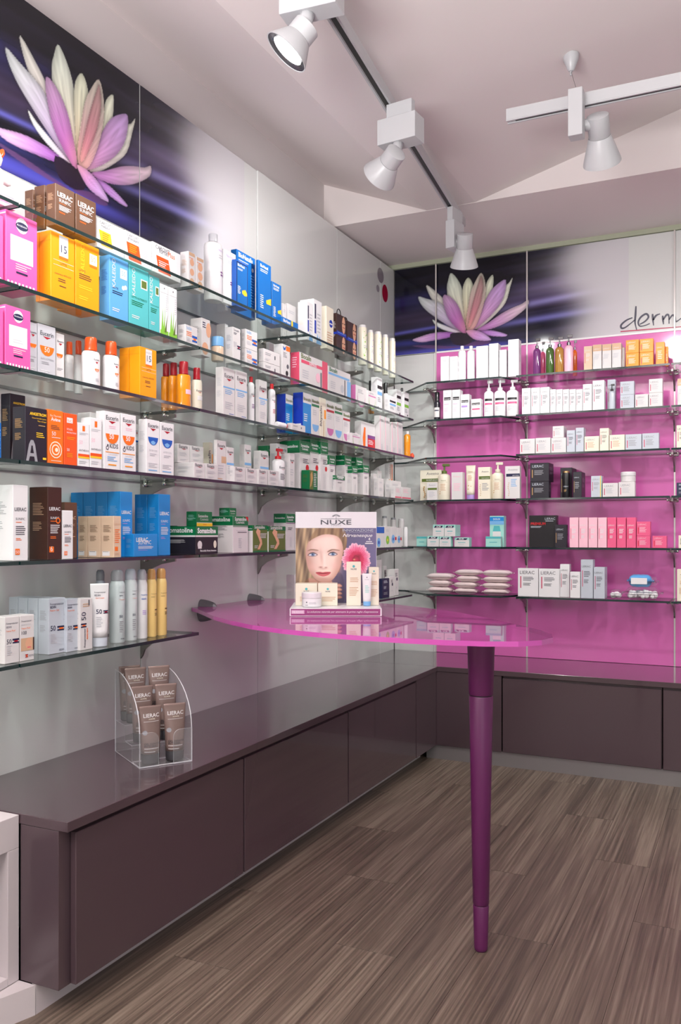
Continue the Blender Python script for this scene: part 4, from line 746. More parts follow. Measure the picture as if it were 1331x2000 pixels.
def tube_obj(w, h, body, cap, prims=None, caph=.16, capr=.8):
    """squeeze tube standing on its cap, flat crimp at the top"""
    V, Fc = [], []; seg = 20; rows = []
    z0 = h*caph
    for k in range(9):
        t = k/8; a = w/2*(.82+.18*t); b = (w*.30)*(1-t)**.7+.0012
        rows.append((z0+(h*.965-z0)*t, a, b))
    rows.append((h, w/2, .0012))
    for z, a, b in rows:
        for s_ in range(seg):
            q = 2*math.pi*s_/seg; V.append((a*math.cos(q), b*math.sin(q), z))
    for i in range(len(rows)-1):
        for k in range(seg):
            k2 = (k+1) % seg; Fc.append((i*seg+k, i*seg+k2, (i+1)*seg+k2, (i+1)*seg+k))
    Fc.append(tuple(range(seg))[::-1]); Fc.append(tuple((len(rows)-1)*seg+k for k in range(seg)))
    o = link('squeeze_tube', mesh('squeeze_tube', V, Fc, body, smooth=True))
    r = w/2*.82
    lathe_obj('cap', [(r*.86, 0), (r*.96, .002), (r*1.0, z0*.95), (r*.97, z0)], cap, o, seg=20, sy=.74)
    if prims:
        def f(x, y, l):
            t = max(0, min(1, (y)/(h*.965-z0))); a = w/2*(.82+.18*t); b = (w*.30)*(1-t)**.7+.0012
            u = max(-.95, min(.95, (x-w/2)/a)); return ((a)*u, -(b+.0006+.00005*l)*math.sqrt(1-u*u)-.0003, z0+y)
        D = Decal(w, h*.965-z0, f, 8); D.run(prims); D.build('tube_print', o)
    return o

# ------------------------------------------------------------------ left wall, top shelf (0)
L(0, 'babygift', None, -32, 31, 345, d=.10, xf=.20)
L(0, 'sunbrown', 49, 65, 68, 370, xf=.15); L(0, 'sunbrown', 67, 87, 91, 361, xf=.17)
L(0, 'sunbrown', 90, 108, 146, 357); L(0, 'sunbrown', None, 148, 188, 377, d=.05)
L(0, 'carmel', None, 190, 243, 424, d=.05, xf=.20); L(0, 'cargra', None, 244, 297, 449, d=.05, xf=.20); L(0, 'carfor', None, 298, 353, 471, d=.05, xf=.20)
L(0, 'fotos', 352, 368, 382, 490, xf=.2); L(0, 'fotos', None, 383, 399, 500, d=.04, xf=.2)
LB(0, 'lotion', 397, 436, 458, 'white', 'lgrey', 'tall white lotion bottle with grey cap', 'lotion bottles', prims=[T('Nutritiva', .35, .95, .9, 'lilac'), Ln(.4, .9, .82, 2, .05, 'lgrey'), R_(.6, .45, .95, .48, 'purple'), R_(.6, .39, .95, .42, 'purple')], lab=(.1, .8), xc=.17, rz=.1)
L(0, 'nutri', 431, 438, 461, 486, xf=.2)
L(0, 'defbig', 451, 462, 499, 486, xf=.165); L(0, 'defrm', None, 461, 485, 506, d=.045, xf=.218)
L(0, 'deftall', 500, 505, 530, 507, xf=.2); L(0, 'deftall', None, 531.5, 550, 549, d=.05, xf=.2, extra='shorter blue carton with yellow star')
L(0, 'deflow', None, 551, 583, 618, d=.035, xf=.235)
L(0, 'plainw', 550, 553, 560, 592, xf=.13); L(0, 'plainw', 560, 562, 580, 592, xf=.13)
L(0, 'hydra', 582, 600, 612, 588, xf=.195); L(0, 'hydra', None, 613, 629, 583, d=.07, xf=.195)
L(0, 'hydoval', 626, 638, 652, 597, xf=.195)
def loops(o, w):
    h = max(v.co.z for v in o.data.vertices)
    pts = [(-w*.1+.022*math.cos(a*math.pi/12), 0, h+.001+.03*math.sin(a*math.pi/12)) for a in range(0, 13)]
    tube('ribbon_handle', pts, .0022, M_dark, o, 6)
o_ = L(0, 'faces', 648, 658, 677, 611, xf=.2); loops(o_, .03)
o_ = L(0, 'faces', None, 679, 698, 626, xf=.2, d=.07); loops(o_, .03)
flp = lambda c: [Cc(.15+.7*((k*.37) % 1), .06+.06*k, .055, c) for k in range(15)]+[Cc(.3, .2, .1, c), Cc(.7, .4, .12, c), Cc(.4, .6, .1, c), Cc(.65, .8, .1, c), Ln(.2, .8, .5, 2, .05, 'lgrey')]
for a, b, y, c, dsc in [(700, 717, 635, 'lgreen', 'tall clear-capped bottle with green leaf print'), (718, 730, 645, 'lilac', 'bottle with lilac petal print'), (731, 746, 648, 'lgreen', 'round bottle with pale green leaf print'), (747, 759, 654, 'lpink', 'round bottle with pale pink print'), (760, 773, 661, 'beige', 'round bottle with beige print')]:
    LB(0, 'cyl', a, b, y, 'cream', 'off', dsc, 'floral printed bottles', xc=.18, prims=flp(c), lab=(.05, .9))
# second shelf (1)
L(1, 'pinkdet', None, -48, 7, 400, d=.09); L(1, 'pinkdet', None, 11, 73, 408, d=.09)
L(1, 'amber15', 77, 99, 146, 449, row=[73]); L(1, 'amber50', None, 147.5, 194, 467, d=.07)
L(1, 'kblue', 194, 214, 251, 497); L(1, 'kteal', None, 252, 291, 516, d=.06); L(1, 'kteal', None, 292, 312, 536, d=.06)
L(1, 'aloe', None, 313, 329, 553, d=.05); L(1, 'aloe', None, 330, 346, 560, d=.05)
L(1, 'isdlow', 347, 362, 386, 633, xf=.215); L(1, 'faced', 372, 394, 411, 620, xf=.175)
LB(1, 'jar', 413, 437, 659, 'beige', 'lblue', 'jar with shiny sky-blue lid', 'jars', xc=.16)
L(1, 'plainw', 423, 440, 446, 632, xf=.11); L(1, 'isdtall', 440, 455, 470, 638, xf=.2)
L(1, 'isdlow', 471, 480, 503, 680, xf=.2); L(1, 'isdlow', 471, 480, 503, 642, xf=.2, on=1)
L(1, 'flat', 505, 515, 547, 706, xf=.2); L(1, 'flat', 505, 515, 547, 680, xf=.2, on=1)
L(1, 'plainw', 520, 526, 540, 668, xf=.11)
L(1, 'butter', None, 551, 567, 671, d=.04, xf=.2)
L(1, 'redflat', 568, 585, 640, 687, xf=.2); L(1, 'bluflat', None, 641, 685, 714, d=.08, xf=.2)
L(1, 'swirlpink', 686, 695, 717, 751, xf=.21); L(1, 'swirlgreen', None, 718.5, 736, 762, xf=.215, d=.045)
LB(1, 'dropper', 719, 731, 744, 'amber', 'black', 'amber bottle with black cap', 'dark-capped bottles', xc=.12, clear=True)
L(1, 'band', 725, 737, 747, 736, xf=.2)
LB(1, 'dropper', 748, 759, 748, 'white', 'black', 'white bottle with tall black cap', 'dark-capped bottles', xc=.16, prims=[R_(0, .8, 1, 1, 'crim'), R_(0, .4, 1, .5, 'lblue')])
L(1, 'band', None, 761, 774, 772, xf=.215, d=.03); L(1, 'bandgr', None, 775, 784, 760, xf=.18, d=.06)
LB(1, 'dropper', 782, 789, 758, 'white', 'black', 'slim white bottle with black cap', 'dark-capped bottles', xc=.12)
L(1, 'bandgr', None, 790, 799, 765, xf=.19, d=.05)
# third shelf (2)
L(2, 'pinkdet', None, -46, 7, 590, d=.09); L(2, 'pinkdet', None, 10, 60, 594, d=.09)
L(2, 'euc50', None, 56, 73, 628, xf=.2, d=.04); L(2, 'euc50', None, 74, 109, 631, xf=.2, d=.04); L(2, 'eucwht', None, 110, 126, 650, xf=.19, d=.04)
sp = [T('Eucerin', .35, .8, .82, 'dgrey', bold=.01), ('p', [(.45, .78), (.7, .78), (.58, .72)], 'crim'), ('c', .6, .56, .18, 'orange', 180, 360), T('50', .5, .7, .46, 'white'), Ln(.45, .8, .26, 3, .04, 'lgrey')]
for a, b, y, xc in [(126, 145, 668, .10), (144, 163, 666, .09), (158, 197, 660, .175), (199, 235, 668, .175)]:
    LB(2, 'sun', a, b, y, 'white', 'dorange', 'white sun bottle with orange cap' if xc > .1 else 'orange-capped sun bottle standing behind', 'orange-capped sun bottles', xc=xc, prims=sp if xc > .1 else None, lab=(.05, .66), asp=.7, rz=.1)
L(2, 'amber15', 252, 273, 306, 676, row=[233], extra='orange sun-milk carton beside the bottles')
for a, b, y, xc, bd in [(314, 336, 711, .1, 'amber'), (328, 351, 709, .135, 'amber'), (344, 374, 707, .185, 'amber')]:
    LB(2, 'oil', a, b, y, bd, 'crim', 'amber oil bottle with dark red cap', 'red-capped oil bottles', xc=xc, clear=True, asp=.75, rz=.2, prims=[R_(.3, .4, 1, .6, 'lpink')] if xc > .18 else None)
LB(2, 'oil', 373, 396, 719, 'cream', 'crim', 'pale shower-oil bottle with dark red cap', 'red-capped oil bottles', xc=.185, clear=True, asp=.75, rz=.2, prims=eucer(.7)[:2]+[R_(.2, .3, .9, .5, 'off')])
L(2, 'eucbig', 421, 436, 459, 716); L(2, 'eucbig', None, 460.5, 483, 722, d=.05)
LB(2, 'lotion', 483, 498, 736, 'white', 'red', 'white lotion bottle with red cap', 'red-capped bottles', xc=.17, prims=eucer(.8)+[Ln(.2, .8, .5, 3, .05, 'purple')], lab=(.1, .75), rz=.1)
L(2, 'eucbig', 499, 506, 522, 741, xf=.2, extra='slim white carton with red chevron mark')
LB(2, 'lotion', 523, 539, 750, 'white', 'red', 'white lotion bottle with red cap', 'red-capped bottles', xc=.18, prims=eucer(.8)+[Ln(.2, .8, .5, 3, .05, 'crim')], lab=(.1, .75), rz=.1)
L(2, 'biblue', 541, 558, 572, 769, xf=.17); L(2, 'biblue', 573, 592, 608, 766, xf=.21)
L(2, 'bigreen', None, 609, 624, 772, d=.06, xf=.21); L(2, 'rhy', None, 625, 637, 776, d=.06, xf=.21); L(2, 'bired', None, 638, 653, 782, d=.06, xf=.21)
L(2, 'bigreen', None, 654, 669, 787, d=.06, xf=.21); L(2, 'bired', None, 670.5, 684, 802, d=.05, xf=.21, extra='shorter white carton with red band')
L(2, 'swirlgreen', None, 687, 705, 845, d=.03, xf=.235)
L(2, 'legs', 693, 706, 733, 822, xf=.19)
L(2, 'wavy', 731, 742, 751, 811, xf=.215); L(2, 'wavy', None, 752, 762, 814, xf=.215, d=.06)
L(2, 'wavy', 758, 765, 775, 824, xf=.215); L(2, 'wavy', None, 776, 787, 824, xf=.215, d=.05)
LB(2, 'cyl', 776, 786, 820, 'silver', 'grey', 'silver-grey bottle standing behind pink-lined cartons', 'bottles', xc=.12)
LB(2, 'lotion', 789, 803, 842, 'amber', 'white', 'amber bottle with white cap near the shelf end', 'bottles', xc=.2, clear=True)
# fourth shelf (3)
L(3, 'defbig', None, -26, 3, 822, d=.05, xf=.235, extra='blue carton cut by the left picture edge')
L(3, 'angs', 1, 19, 50, 768, xf=.13); L(3, 'angs', 24, 49, 92, 793, xf=.225)
L(3, 'avorange', None, 93, 124, 799, d=.04); L(3, 'roc', None, 125, 151, 806, d=.04)
L(3, 'anth', None, 152, 175, 825, d=.035); L(3, 'anth', None, 176, 199, 815, d=.035); L(3, 'plainw', 154, 176, 190, 805, xf=.14, d=.05)
L(3, 'euckid', 187, 203, 235, 802); L(3, 'euckid', None, 236.5, 266, 807, d=.05); L(3, 'eucaft', None, 264, 271, 828, xf=.15, d=.04)
L(3, 'eucaft', 270, 286, 312, 818); L(3, 'eucaft', None, 313, 340, 824, d=.045)
L(3, 'eucs', 341, 379, 401, 903); L(3, 'eucs', None, 402, 426, 905, d=.09)
LAST['top'] = LAST['top']
L(3, 'eucs', 340, 347, 371, 866, on=1, xf=.15); LAST['top'] = at((372, 903), 0, .15).z
L(3, 'eucs', None, 372, 398, 870, yb=903, xf=.15, d=.04)
L(3, 'rhy', None, 409, 416, 864, xf=.1, d=.03, extra='olive-brown carton standing at the back')
L(3, 'eucst', 418, 423, 442, 859, xf=.2); L(3, 'eucsb', None, 443, 457, 873, xf=.2, d=.03)
L(3, 'eucs', None, 458, 480, 911, xf=.22, d=.03); L(3, 'eucsb', 468, 478, 491, 868, xf=.15)
L(3, 'eucs', None, 481, 503, 914, xf=.22, d=.03, extra='small white carton with blue line and red chevron'); L(3, 'eucsb', 495, 508, 525, 880, xf=.17)
L(3, 'eucs', None, 505, 523, 916, xf=.225, d=.025); L(3, 'eucs', None, 525, 545, 918, xf=.225, d=.03, extra='small white carton with blue line and red chevron')
LB(3, 'pump', 529, 558, 876, 'white', 'red', 'white wash bottle with large red pump cap', 'bottles', xc=.175, prims=eucer(.75)+[Ln(.2, .8, .5, 5, .06, 'dgrey')], lab=(.08, .62), rz=.1)
L(3, 'eucsb', None, 541, 562, 866, xf=.13, d=.035); L(3, 'eucs', None, 566, 576, 885, xf=.2, d=.04, extra='slim white carton beside the green-topped cartons')
L(3, 'somslim', None, 524, 538, 870, xf=.09, d=.05)
L(3, 'somgolden', 579, 605, 621, 918, xf=.235, d=.04); L(3, 'somred', None, 586, 606, 860, xf=.19, d=.1); L(3, 'somred', None, 607, 624, 858, xf=.19, d=.1)
L(3, 'somred', None, 627, 641, 862, xf=.2, d=.06)
L(3, 'somslim', None, 643.5, 655, 889, xf=.21, d=.07); L(3, 'somslim', 656, 674, 687, 889, xf=.185)
L(3, 'somslim', None, 656, 674, 928, xf=.225, d=.03, extra='short white carton with dark green top'); L(3, 'somslim', None, 688.5, 699, 910, xf=.21, d=.03, extra='short white carton with dark green top'); L(3, 'somslim', None, 696, 709, 893, xf=.165, d=.06)
L(3, 'somslim', None, 710, 721, 908, xf=.21, d=.05)
L(3, 'plainw', 724, 730, 737, 925, xf=.18); L(3, 'plainw', 730, 740, 750, 934, xf=.215); L(3, 'plainw', None, 738, 746, 919, xf=.15, d=.04)
L(3, 'gtan', 750, 756, 766, 935, xf=.15, d=.05)
L(3, 'plainw', 752, 764, 784, 938, xf=.2); L(3, 'gtan', 752, 760, 767, 906, xf=.14, on=1)
L(3, 'gred', None, 772, 784.5, 950, xf=.238, d=.025); L(3, 'gred', None, 785.5, 803, 951, xf=.235, d=.05)
# fifth shelf (4)
L(4, 'sunwhite', -32, 25, 55, 947, d=.11)
L(4, 'suntall', 57, 93, 121, 951); L(4, 'sunwhite', None, 122, 143, 997, d=.035, extra='slim white sun-care carton with orange square'); L(4, 'suntan', 123, 126, 151, 981, xf=.175, d=.04)
L(4, 'sunblue', 210, 235, 259, 960, row=[187, 162, 138], xf=.205)
L(4, 'sunbeige', 197, 222, 237, 1008, row=[171, 152], xf=.24)
L(4, 'sunblue', None, 261, 308, 1043, d=.035, xf=.24, extra='low blue jar carton in front')
L(4, 'sunblue', 288, 310, 333, 965, row=[263], xf=.2)
L(4, 'somdark', None, 332, 347, 1027, xf=.076, d=.06)
L(4, 'somdark', 345, 382, 426, 1028, d=.135); L(4, 'somyel', 364, 384, 415, 999, on=1, xf=.17)
L(4, 'sombig', 417, 455, 485, 1008, d=.12, xf=.21); L(4, 'somflat', 428, 448, 462, 992, on=1, xf=.17)
L(4, 'somslim', None, 485.5, 493, 1030, xf=.15, d=.05, extra='narrow white carton with green top')
L(4, 'somphoto', None, 494, 523, 1026, d=.035, xf=.22); L(4, 'somphoto', None, 525, 558, 1028, d=.035, xf=.225)
L(4, 'somslim', 535, 559, 576, 1003, xf=.16); L(4, 'somslim', None, 577, 597, 1005, d=.08, xf=.16)
L(4, 'flowb', None, 733, 751, 1029, d=.04); L(4, 'flowg', None, 752, 763, 1028, d=.04); L(4, 'flowc', None, 764, 775, 1029, d=.04); L(4, 'flowc', None, 776, 785, 1031, d=.03, extra='white carton with two red squares')
for a, b, y, c in [(746, 757, 1008, 'grey'), (763, 774, 1011, 'grey'), (778, 790, 1013, 'white')]:
    LB(4, 'cyl', a, b, y, 'off', c, f'round white bottle with {"grey" if c=="grey" else "white"} cap behind flower cartons', 'round capped bottles', xc=.12, prims=[R_(.5, .8, .8, .92, 'red')])
LB(4, 'cyl', 788, 797, 1029, 'white', 'white', 'small plain white bottle at the shelf end', 'round capped bottles', xc=.19)
# bottom shelf (5)
L(5, 'isdsm', 0, 9, 38, 1206, d=.05); L(5, 'isdface', None, 39, 67, 1203, d=.05)
L(5, 'isdbox', 74, 95, 128, 1170, row=[54, 35, 17], xf=.195)
L(5, 'isdslim', None, 130, 155, 1171, d=.035, xf=.205); L(5, 'isdvert', None, 156.5, 181, 1170, d=.035, xf=.215)
isp = [T('Fotoprotector', .3, .9, .86, 'navy'), T('ISDIN', .3, .6, .80, 'navy', bold=.01), T('Transparent', .3, .85, .73, 'orange'), T('50', .3, .58, .42, 'navy', bold=.01), Ln(.3, .65, .36, 6, .035, 'grey'), T('ISDIN', .4, .75, .04, 'navy')]
P_ = at((194, 1254), 0, .19); tb = tube_obj(.058, zat(P_, 1139)-SZ[5]-.0045, rmat('white'), rmat('silver'), [T('Fotoprotector', .2, .8, .86, 'navy'), T('ISDIN', .2, .5, .8, 'navy', bold=.01), T('Gel Cream', .25, .7, .75, 'orange'), T('50', .25, .55, .46, 'navy', bold=.01)]+flag(.62, .46, .3, .06, 'navy', 'crim')+[Ln(.25, .6, .4, 6, .035, 'lgrey')], caph=.15)
P_ = at((194.5, 1200), 0, .20); tb.location = (P_.x, P_.y, SZ[5]+.0045); tb.rotation_euler = (0, 0, math.radians(62)); reg(tb, 'white sun-gel tube standing on its pale grey cap', 'tubes', 'left', 5, 177, 'tube')
LB(5, 'spray', 186, 206, 1113, 'silver', 'grey', 'grey-capped spray can standing behind the tube', 'spray cans', xc=.10)
for a, b, y, bd, cp, ds, pr in [(214, 244, 1113, (196, 206, 208), 'grey', 'pale silver spray can with dark grey cap', isp), (242, 268, 1111, (205, 212, 214), 'silver', 'pale silver spray can with light grey cap', isp),
   (266, 288, 1112, 'white', 'lgrey', 'white spray can with blue lettering', [T('Fotoprotector', .1, .95, .78, 'blue', bold=.02), T('ISDIN', .1, .6, .70, 'blue', bold=.02), Ln(.2, .7, .5, 3, .03, 'lilac')]),
   (286, 306, 1111, (236, 200, 128), (205, 150, 88), 'golden yellow spray can', [T('Fotoprotector', .1, .95, .78, 'brown'), T('ISDIN', .1, .5, .72, 'brown'), T('25', .5, .9, .38, 'brown', bold=.02), R_(.5, .48, .95, .5, 'brown')]), (304, 326, 1110, (236, 200, 128), (205, 150, 88), 'golden yellow spray can', [T('Fotoprotector', .1, .95, .78, 'brown'), T('ISDIN', .1, .5, .72, 'brown'), T('25', .5, .9, .38, 'brown', bold=.02), R_(.5, .48, .95, .5, 'brown')])]:
    LB(5, 'spray', a, b, y, bd, cp, ds, 'spray cans', xc=.185, prims=pr, lab=(.02, .80), rz=.25)
L(5, 'plainw', None, 575, 583, 1123, xf=.12, d=.04)
L(5, 'plainw', None, 733, 746, 1094, xf=.17, d=.05); L(5, 'slimdot', 746, 750, 756, 1106, xf=.14); L(5, 'navyw', None, 747, 761, 1131, xf=.225, d=.03)
L(5, 'slimdot', 757, 759, 768, 1112, xf=.17); L(5, 'slimdot', None, 762, 770, 1127, xf=.215, d=.03, extra='short white carton with navy dot'); L(5, 'slimdot', None, 771, 779, 1112, xf=.2, d=.04)

# ------------------------------------------------------------------ back wall, top shelf (0)
B(0, 'avwhite', 861, 877.5, 697); B(0, 'avwhite', 878.5, 894, 697)
for a, b in [(895.5, 911), (913, 928.5)]: BB(0, 'lotion', a, b, 676, 'white', 'white', 'plain white bottle', 'white bottles', prims=[Ln(.3, .8, .7, 2, .05, 'lgrey')])
B(0, 'avwhite', 930.5, 954, 677); B(0, 'avwhite', 955.5, 974, 672, xs=979); B(0, 'avwhite', 975.5, 990, 684, xs=994); B(0, 'avtall', 993, 1014, 664, xs=1019)
for a, b, y, c, n, yc in [(1042, 1057, 661, 'vplum', 'purple', -.19), (1056, 1066, 668, 'hpink', 'magenta', -.10), (1067, 1083, 659, 'vgreen', 'green', -.19), (1085, 1102, 658, 'vamber', 'amber', -.19), (1103, 1120, 654, 'lpink', 'pale pink', -.19), (1119, 1128, 665, 'orange', 'orange', -.10)]:
    BB(0, 'pump', a, b, y, c, 'chrome', f'{n} liquid-soap bottle with chrome pump', 'coloured pump bottles', yc=yc, clear=c not in ('lpink',))
B(0, 'lbeige', 1141, 1157.5, 677); B(0, 'ltan', 1158.5, 1176, 674); B(0, 'ltan', 1177, 1195, 673); B(0, 'ltan', 1196, 1214, 671, xs=1218)
BB(0, 'cyl', 1215.5, 1222, 679, 'off', 'cream', 'thin white stick bottle beside the orange cartons', 'bottles')
B(0, 'lor', 1223, 1249, 691); B(0, 'lor', 1223, 1249, 665, on=1); B(0, 'lor', 1250, 1277, 689); B(0, 'lor', 1250, 1277, 663, on=1, xs=1279)
B(0, 'lor', 1281.5, 1299, 669); B(0, 'lor', 1300, 1306, 677, yf=-.18, d=.03)
B(0, 'avtall', 1325, 1345, 660)
# back second (1)
BB(1, 'dropper', 848, 861, 766, 'charcoal', 'black', 'dark serum bottle with black cap and white label', 'bottles', prims=[R_(.0, .1, 1, .9, 'off'), R_(.1, .6, .9, .7, 'navy')], lab=(.08, .5))
B(1, 'neu', 866, 882.5, 763); B(1, 'neu', 883.5, 899, 762, xs=905); B(1, 'neupu', 900, 917, 771, xs=922); B(1, 'neured', 920.5, 940, 780, xs=944)
npm = [T('Neutrogena', .12, .8, .92, 'lgrey'), R_(.05, .70, .95, .82, 'black'), R_(.05, .5, .95, .6, 'hpink'), Ln(.1, .8, .4, 4, .07, 'lgrey')]
for a, b, y in [(946, 965, 744), (966, 989, 743), (990, 1014, 742)]: BB(1, 'pump', a, b, y, 'white', 'white', 'white pump bottle with black and pink label', 'white pump bottles', prims=npm, lab=(.08, .6))
B(1, 'lw', 1020, 1037, 759); B(1, 'lw', 1038, 1055.5, 758); B(1, 'lw', 1056, 1074, 757, xs=1079)
for a, b in [(1075, 1086.5), (1087, 1099.5), (1100, 1112.5), (1113, 1125.5), (1126, 1138.5)]: B(1, 'lw', a, b, 761)
B(1, 'lw', 1139, 1157, 751, extra='taller white skincare carton with red bar'); B(1, 'lw', 1158, 1181, 744, xs=1184, extra='tallest white skincare carton with red bar')
B(1, 'lgr', 1187, 1203, 742, yf=-.17, xs=1205); BB(1, 'pump', 1190, 1202, 750, 'silver', 'black', 'slim silver serum bottle with black pump', 'bottles', yc=-.21)
B(1, 'lbll', 1212, 1239.5, 772); B(1, 'lbll', 1212, 1239.5, 746, on=1)
B(1, 'lwl', 1241, 1267, 771); B(1, 'lwl', 1268, 1295, 768); B(1, 'lwl', 1268, 1295, 741, on=1)
B(1, 'ltan', 1324, 1345, 740)
# back third (2)
B(2, 'lwl', 1016, 1045.5, 858); B(2, 'lwl', 1046.5, 1076, 856); B(2, 'lwl', 1077, 1106.5, 856); B(2, 'lwl', 1080, 1102, 833, on=1, xs=1108)
B(2, 'lbl', 1107.5, 1124, 841); B(2, 'lbl', 1125, 1141, 836, xs=1145); B(2, 'lcrl', 1142, 1171, 853); B(2, 'lcr', 1172, 1190, 837, xs=1196); B(2, 'lcrl', 1191, 1221, 850)
B(2, 'lbll', 1222, 1254, 849); B(2, 'lbll', 1255, 1288, 847); B(2, 'lcr', 1322, 1345, 831)
# back fourth (3)
B(3, 'aveeno', 821, 863, 919, yf=-.17, d=.05); B(3, 'aveens', 834, 854, 943, yf=-.232, d=.035)
avp = [T('Aveeno', .25, .75, .82, 'olive'), R_(.1, .76, .9, .765, 'olive'), Ln(.2, .85, .68, 6, .06, 'tan'), Cc(.16, .2, .05, 'gold'), Cc(.18, .3, .05, 'gold')]
BB(3, 'pump', 856, 881, 906, 'cream', 'olive', 'cream pump bottle with green collar', 'cream pump bottles', prims=avp, lab=(.06, .62))
B(3, 'aveenr', 882, 904, 923)
P_ = at((920, 975), 1, -.2); tb = tube_obj(.055, zat(P_, 909)-SZ[3]-.0045, rmat('cream'), rmat('lilac'), [T('Aveeno', .3, .75, .8, 'gold'), Cc(.3, .2, .06, 'gold'), Cc(.33, .32, .06, 'gold'), Cc(.6, .3, .05, 'tan'), Ln(.25, .75, .68, 4, .05, 'tan')], caph=.14)
tb.location = (P_.x, P_.y, SZ[3]+.0045); reg(tb, 'cream squeeze tube on a lilac cap', 'tubes', 'back', 3, 906, 'tube')
B(3, 'aveeno', 934, 958, 913, xs=962, extra='slim cream carton with green band'); BB(3, 'pump', 961, 985, 903, 'cream', 'cream', 'cream pump bottle with cream collar', 'cream pump bottles', prims=avp, lab=(.06, .62)); B(3, 'aveenn', 987, 1016, 911, xs=1019)
B(3, 'lblk', 1036, 1073, 941, yf=-.225, extra='low black carton with gold bar'); B(3, 'lblk', 1036, 1073, 905, on=1, yf=-.225, xs=1082, extra='low black carton with gold bar, on top')
B(3, 'lblk', 1095, 1118, 914, yf=-.16, xs=1127); BB(3, 'cyl', 1099, 1114, 920, 'black', 'goldm', 'black serum bottle with gold cap', 'bottles', yc=-.21, prims=[T('LIERAC', .1, .9, .6, 'silver'), Ln(.2, .6, .4, 3, .06, 'gold')], lab=(.1, .6))
B(3, 'lblk', 1120, 1137, 922, xs=1144)
B(3, 'lsil', 1155, 1176, 930, xs=1179); B(3, 'lwl', 1177.5, 1208, 944); B(3, 'lwl', 1209, 1241, 942)
BB(3, 'jar', 1214, 1242, 922, 'off', 'white', 'white jar with wide lid standing on a carton', 'jars', on=1)
B(3, 'navyw', 1322, 1345, 943)
# back fifth (4)
B(4, 'teals', 835, 858, 1047, xs=862); B(4, 'teals', 858.5, 881, 1048, xs=886); B(4, 'teals', 846, 868, 1025, on=1); LAST['top'] = ITEMS[-1][0].location.z-2*GAP
B(4, 'teals', 868.5, 890, 1025, xs=900, on=1)
def rescale_top(o, h): 
    pass
B(4, 'teald', 814, 834, 1048, yf=-.2); B(4, 'teals', 888, 917, 1050, xs=922, yf=-.21, extra='wider pale teal carton'); B(4, 'teald', 949, 979, 1048, xs=984, yf=-.238, d=.035); B(4, 'tealt', 957, 985, 1008, yf=-.185, d=.05)
B(4, 'lprem', 1034, 1088, 1007, yf=-.2); B(4, 'lblk', 1084, 1108, 1025, yf=-.238, d=.03, extra='small black carton before the large one')
for a, b in [(1113, 1130.5), (1131.5, 1149), (1150, 1167.5), (1168.5, 1186)]: B(4, 'lpk', a, b, 1011)
for a, b in [(1187, 1204.5), (1205.5, 1223.5), (1224.5, 1243)]: B(4, 'lhp', a, b, 1011)
B(4, 'lhps', 1244, 1271, 1047); B(4, 'lhps', 1244, 1271, 1019, on=1); B(4, 'lhps', 1275, 1303, 1047)
B(4, 'rhy', 1326, 1345, 1046, extra='cream carton at the right picture edge')
# back bottom (5)
B(5, 'lw', 1012, 1052, 1110, extra='wide white skincare carton with red bar'); B(5, 'lw', 1053, 1093, 1111, extra='wide white skincare carton with red bar'); B(5, 'lw', 1094.5, 1113, 1102, yf=-.2); B(5, 'lw', 1114, 1134, 1117)
B(5, 'lgr', 1135, 1159, 1093, xs=1163); B(5, 'lgr', 1160, 1182, 1108, xs=1187, extra='shorter grey-blue skincare carton with red bar')
B(5, 'nuxec', 1323, 1345, 1112, extra='pale carton at the right picture edge')

# pillow packs of wipes, cotton bags
def pillow(name, w, d, h, m, fin=.16, nx=18, ny=10, seed=0):
    rnd = random.Random(seed); V = []; Fc = []
    for sgn in (1, -1):
        for i in range(nx+1):
            for j in range(ny+1):
                u = -1+2*i/nx; v = -1+2*j/ny
                core = max(0, 1-abs(u/(1-fin))**5)**.5 if abs(u) < 1-fin else 0
                t = core*max(0, 1-abs(v)**4)**.5; wrk = 1+.05*math.sin(9*u+seed)*math.sin(5*v+seed)
                yy = v*(1-.10*(1-core)*(abs(u) > .7)); zz = h/2+sgn*t*h/2*wrk*.98 + (0 if core > 0 else .10*h*math.sin(6*v+seed)*((abs(u)-(1-fin))/fin))
                V.append((u*w/2+(.0015*rnd.random() if abs(u) == 1 else 0), yy*d/2, zz+(sgn*.0004)))
    n = (nx+1)*(ny+1)
    for s_ in range(2):
        for i in range(nx):
            for j in range(ny):
                k = s_*n+i*(ny+1)+j; q = (k, k+ny+1, k+ny+2, k+1); Fc.append(q if s_ == 0 else q[::-1])
    for i in range(nx):
        for j in (0, ny): a = i*(ny+1)+j; b = a+ny+1; Fc.append((a, b, n+b, n+a) if j == 0 else (b, a, n+a, n+b))
    for j in range(ny):
        for i in (0, nx): a = i*(ny+1)+j; b = a+1; Fc.append((b, a, n+a, n+b) if i == 0 else (a, b, n+b, n+a))
    return link(name, mesh(name, V, Fc, m, smooth=True))
M_wipe = mat('pale_pink_wrapper', (240, 222, 222), .3, coat=.3)
cols_ = [[(837, 888, 1152), (840, 886, 1139), (835, 890, 1127)], [(889, 936, 1154), (888, 938, 1143), (893, 942, 1130), (890, 944, 1119)], [(944, 998, 1155), (942, 1000, 1144), (944, 1001, 1131), (943, 1002, 1120)]]
stk = ['left', 'middle', 'right']; lev = {3: ['bottom', 'middle', 'top'], 4: ['bottom', 'second', 'third', 'top']}
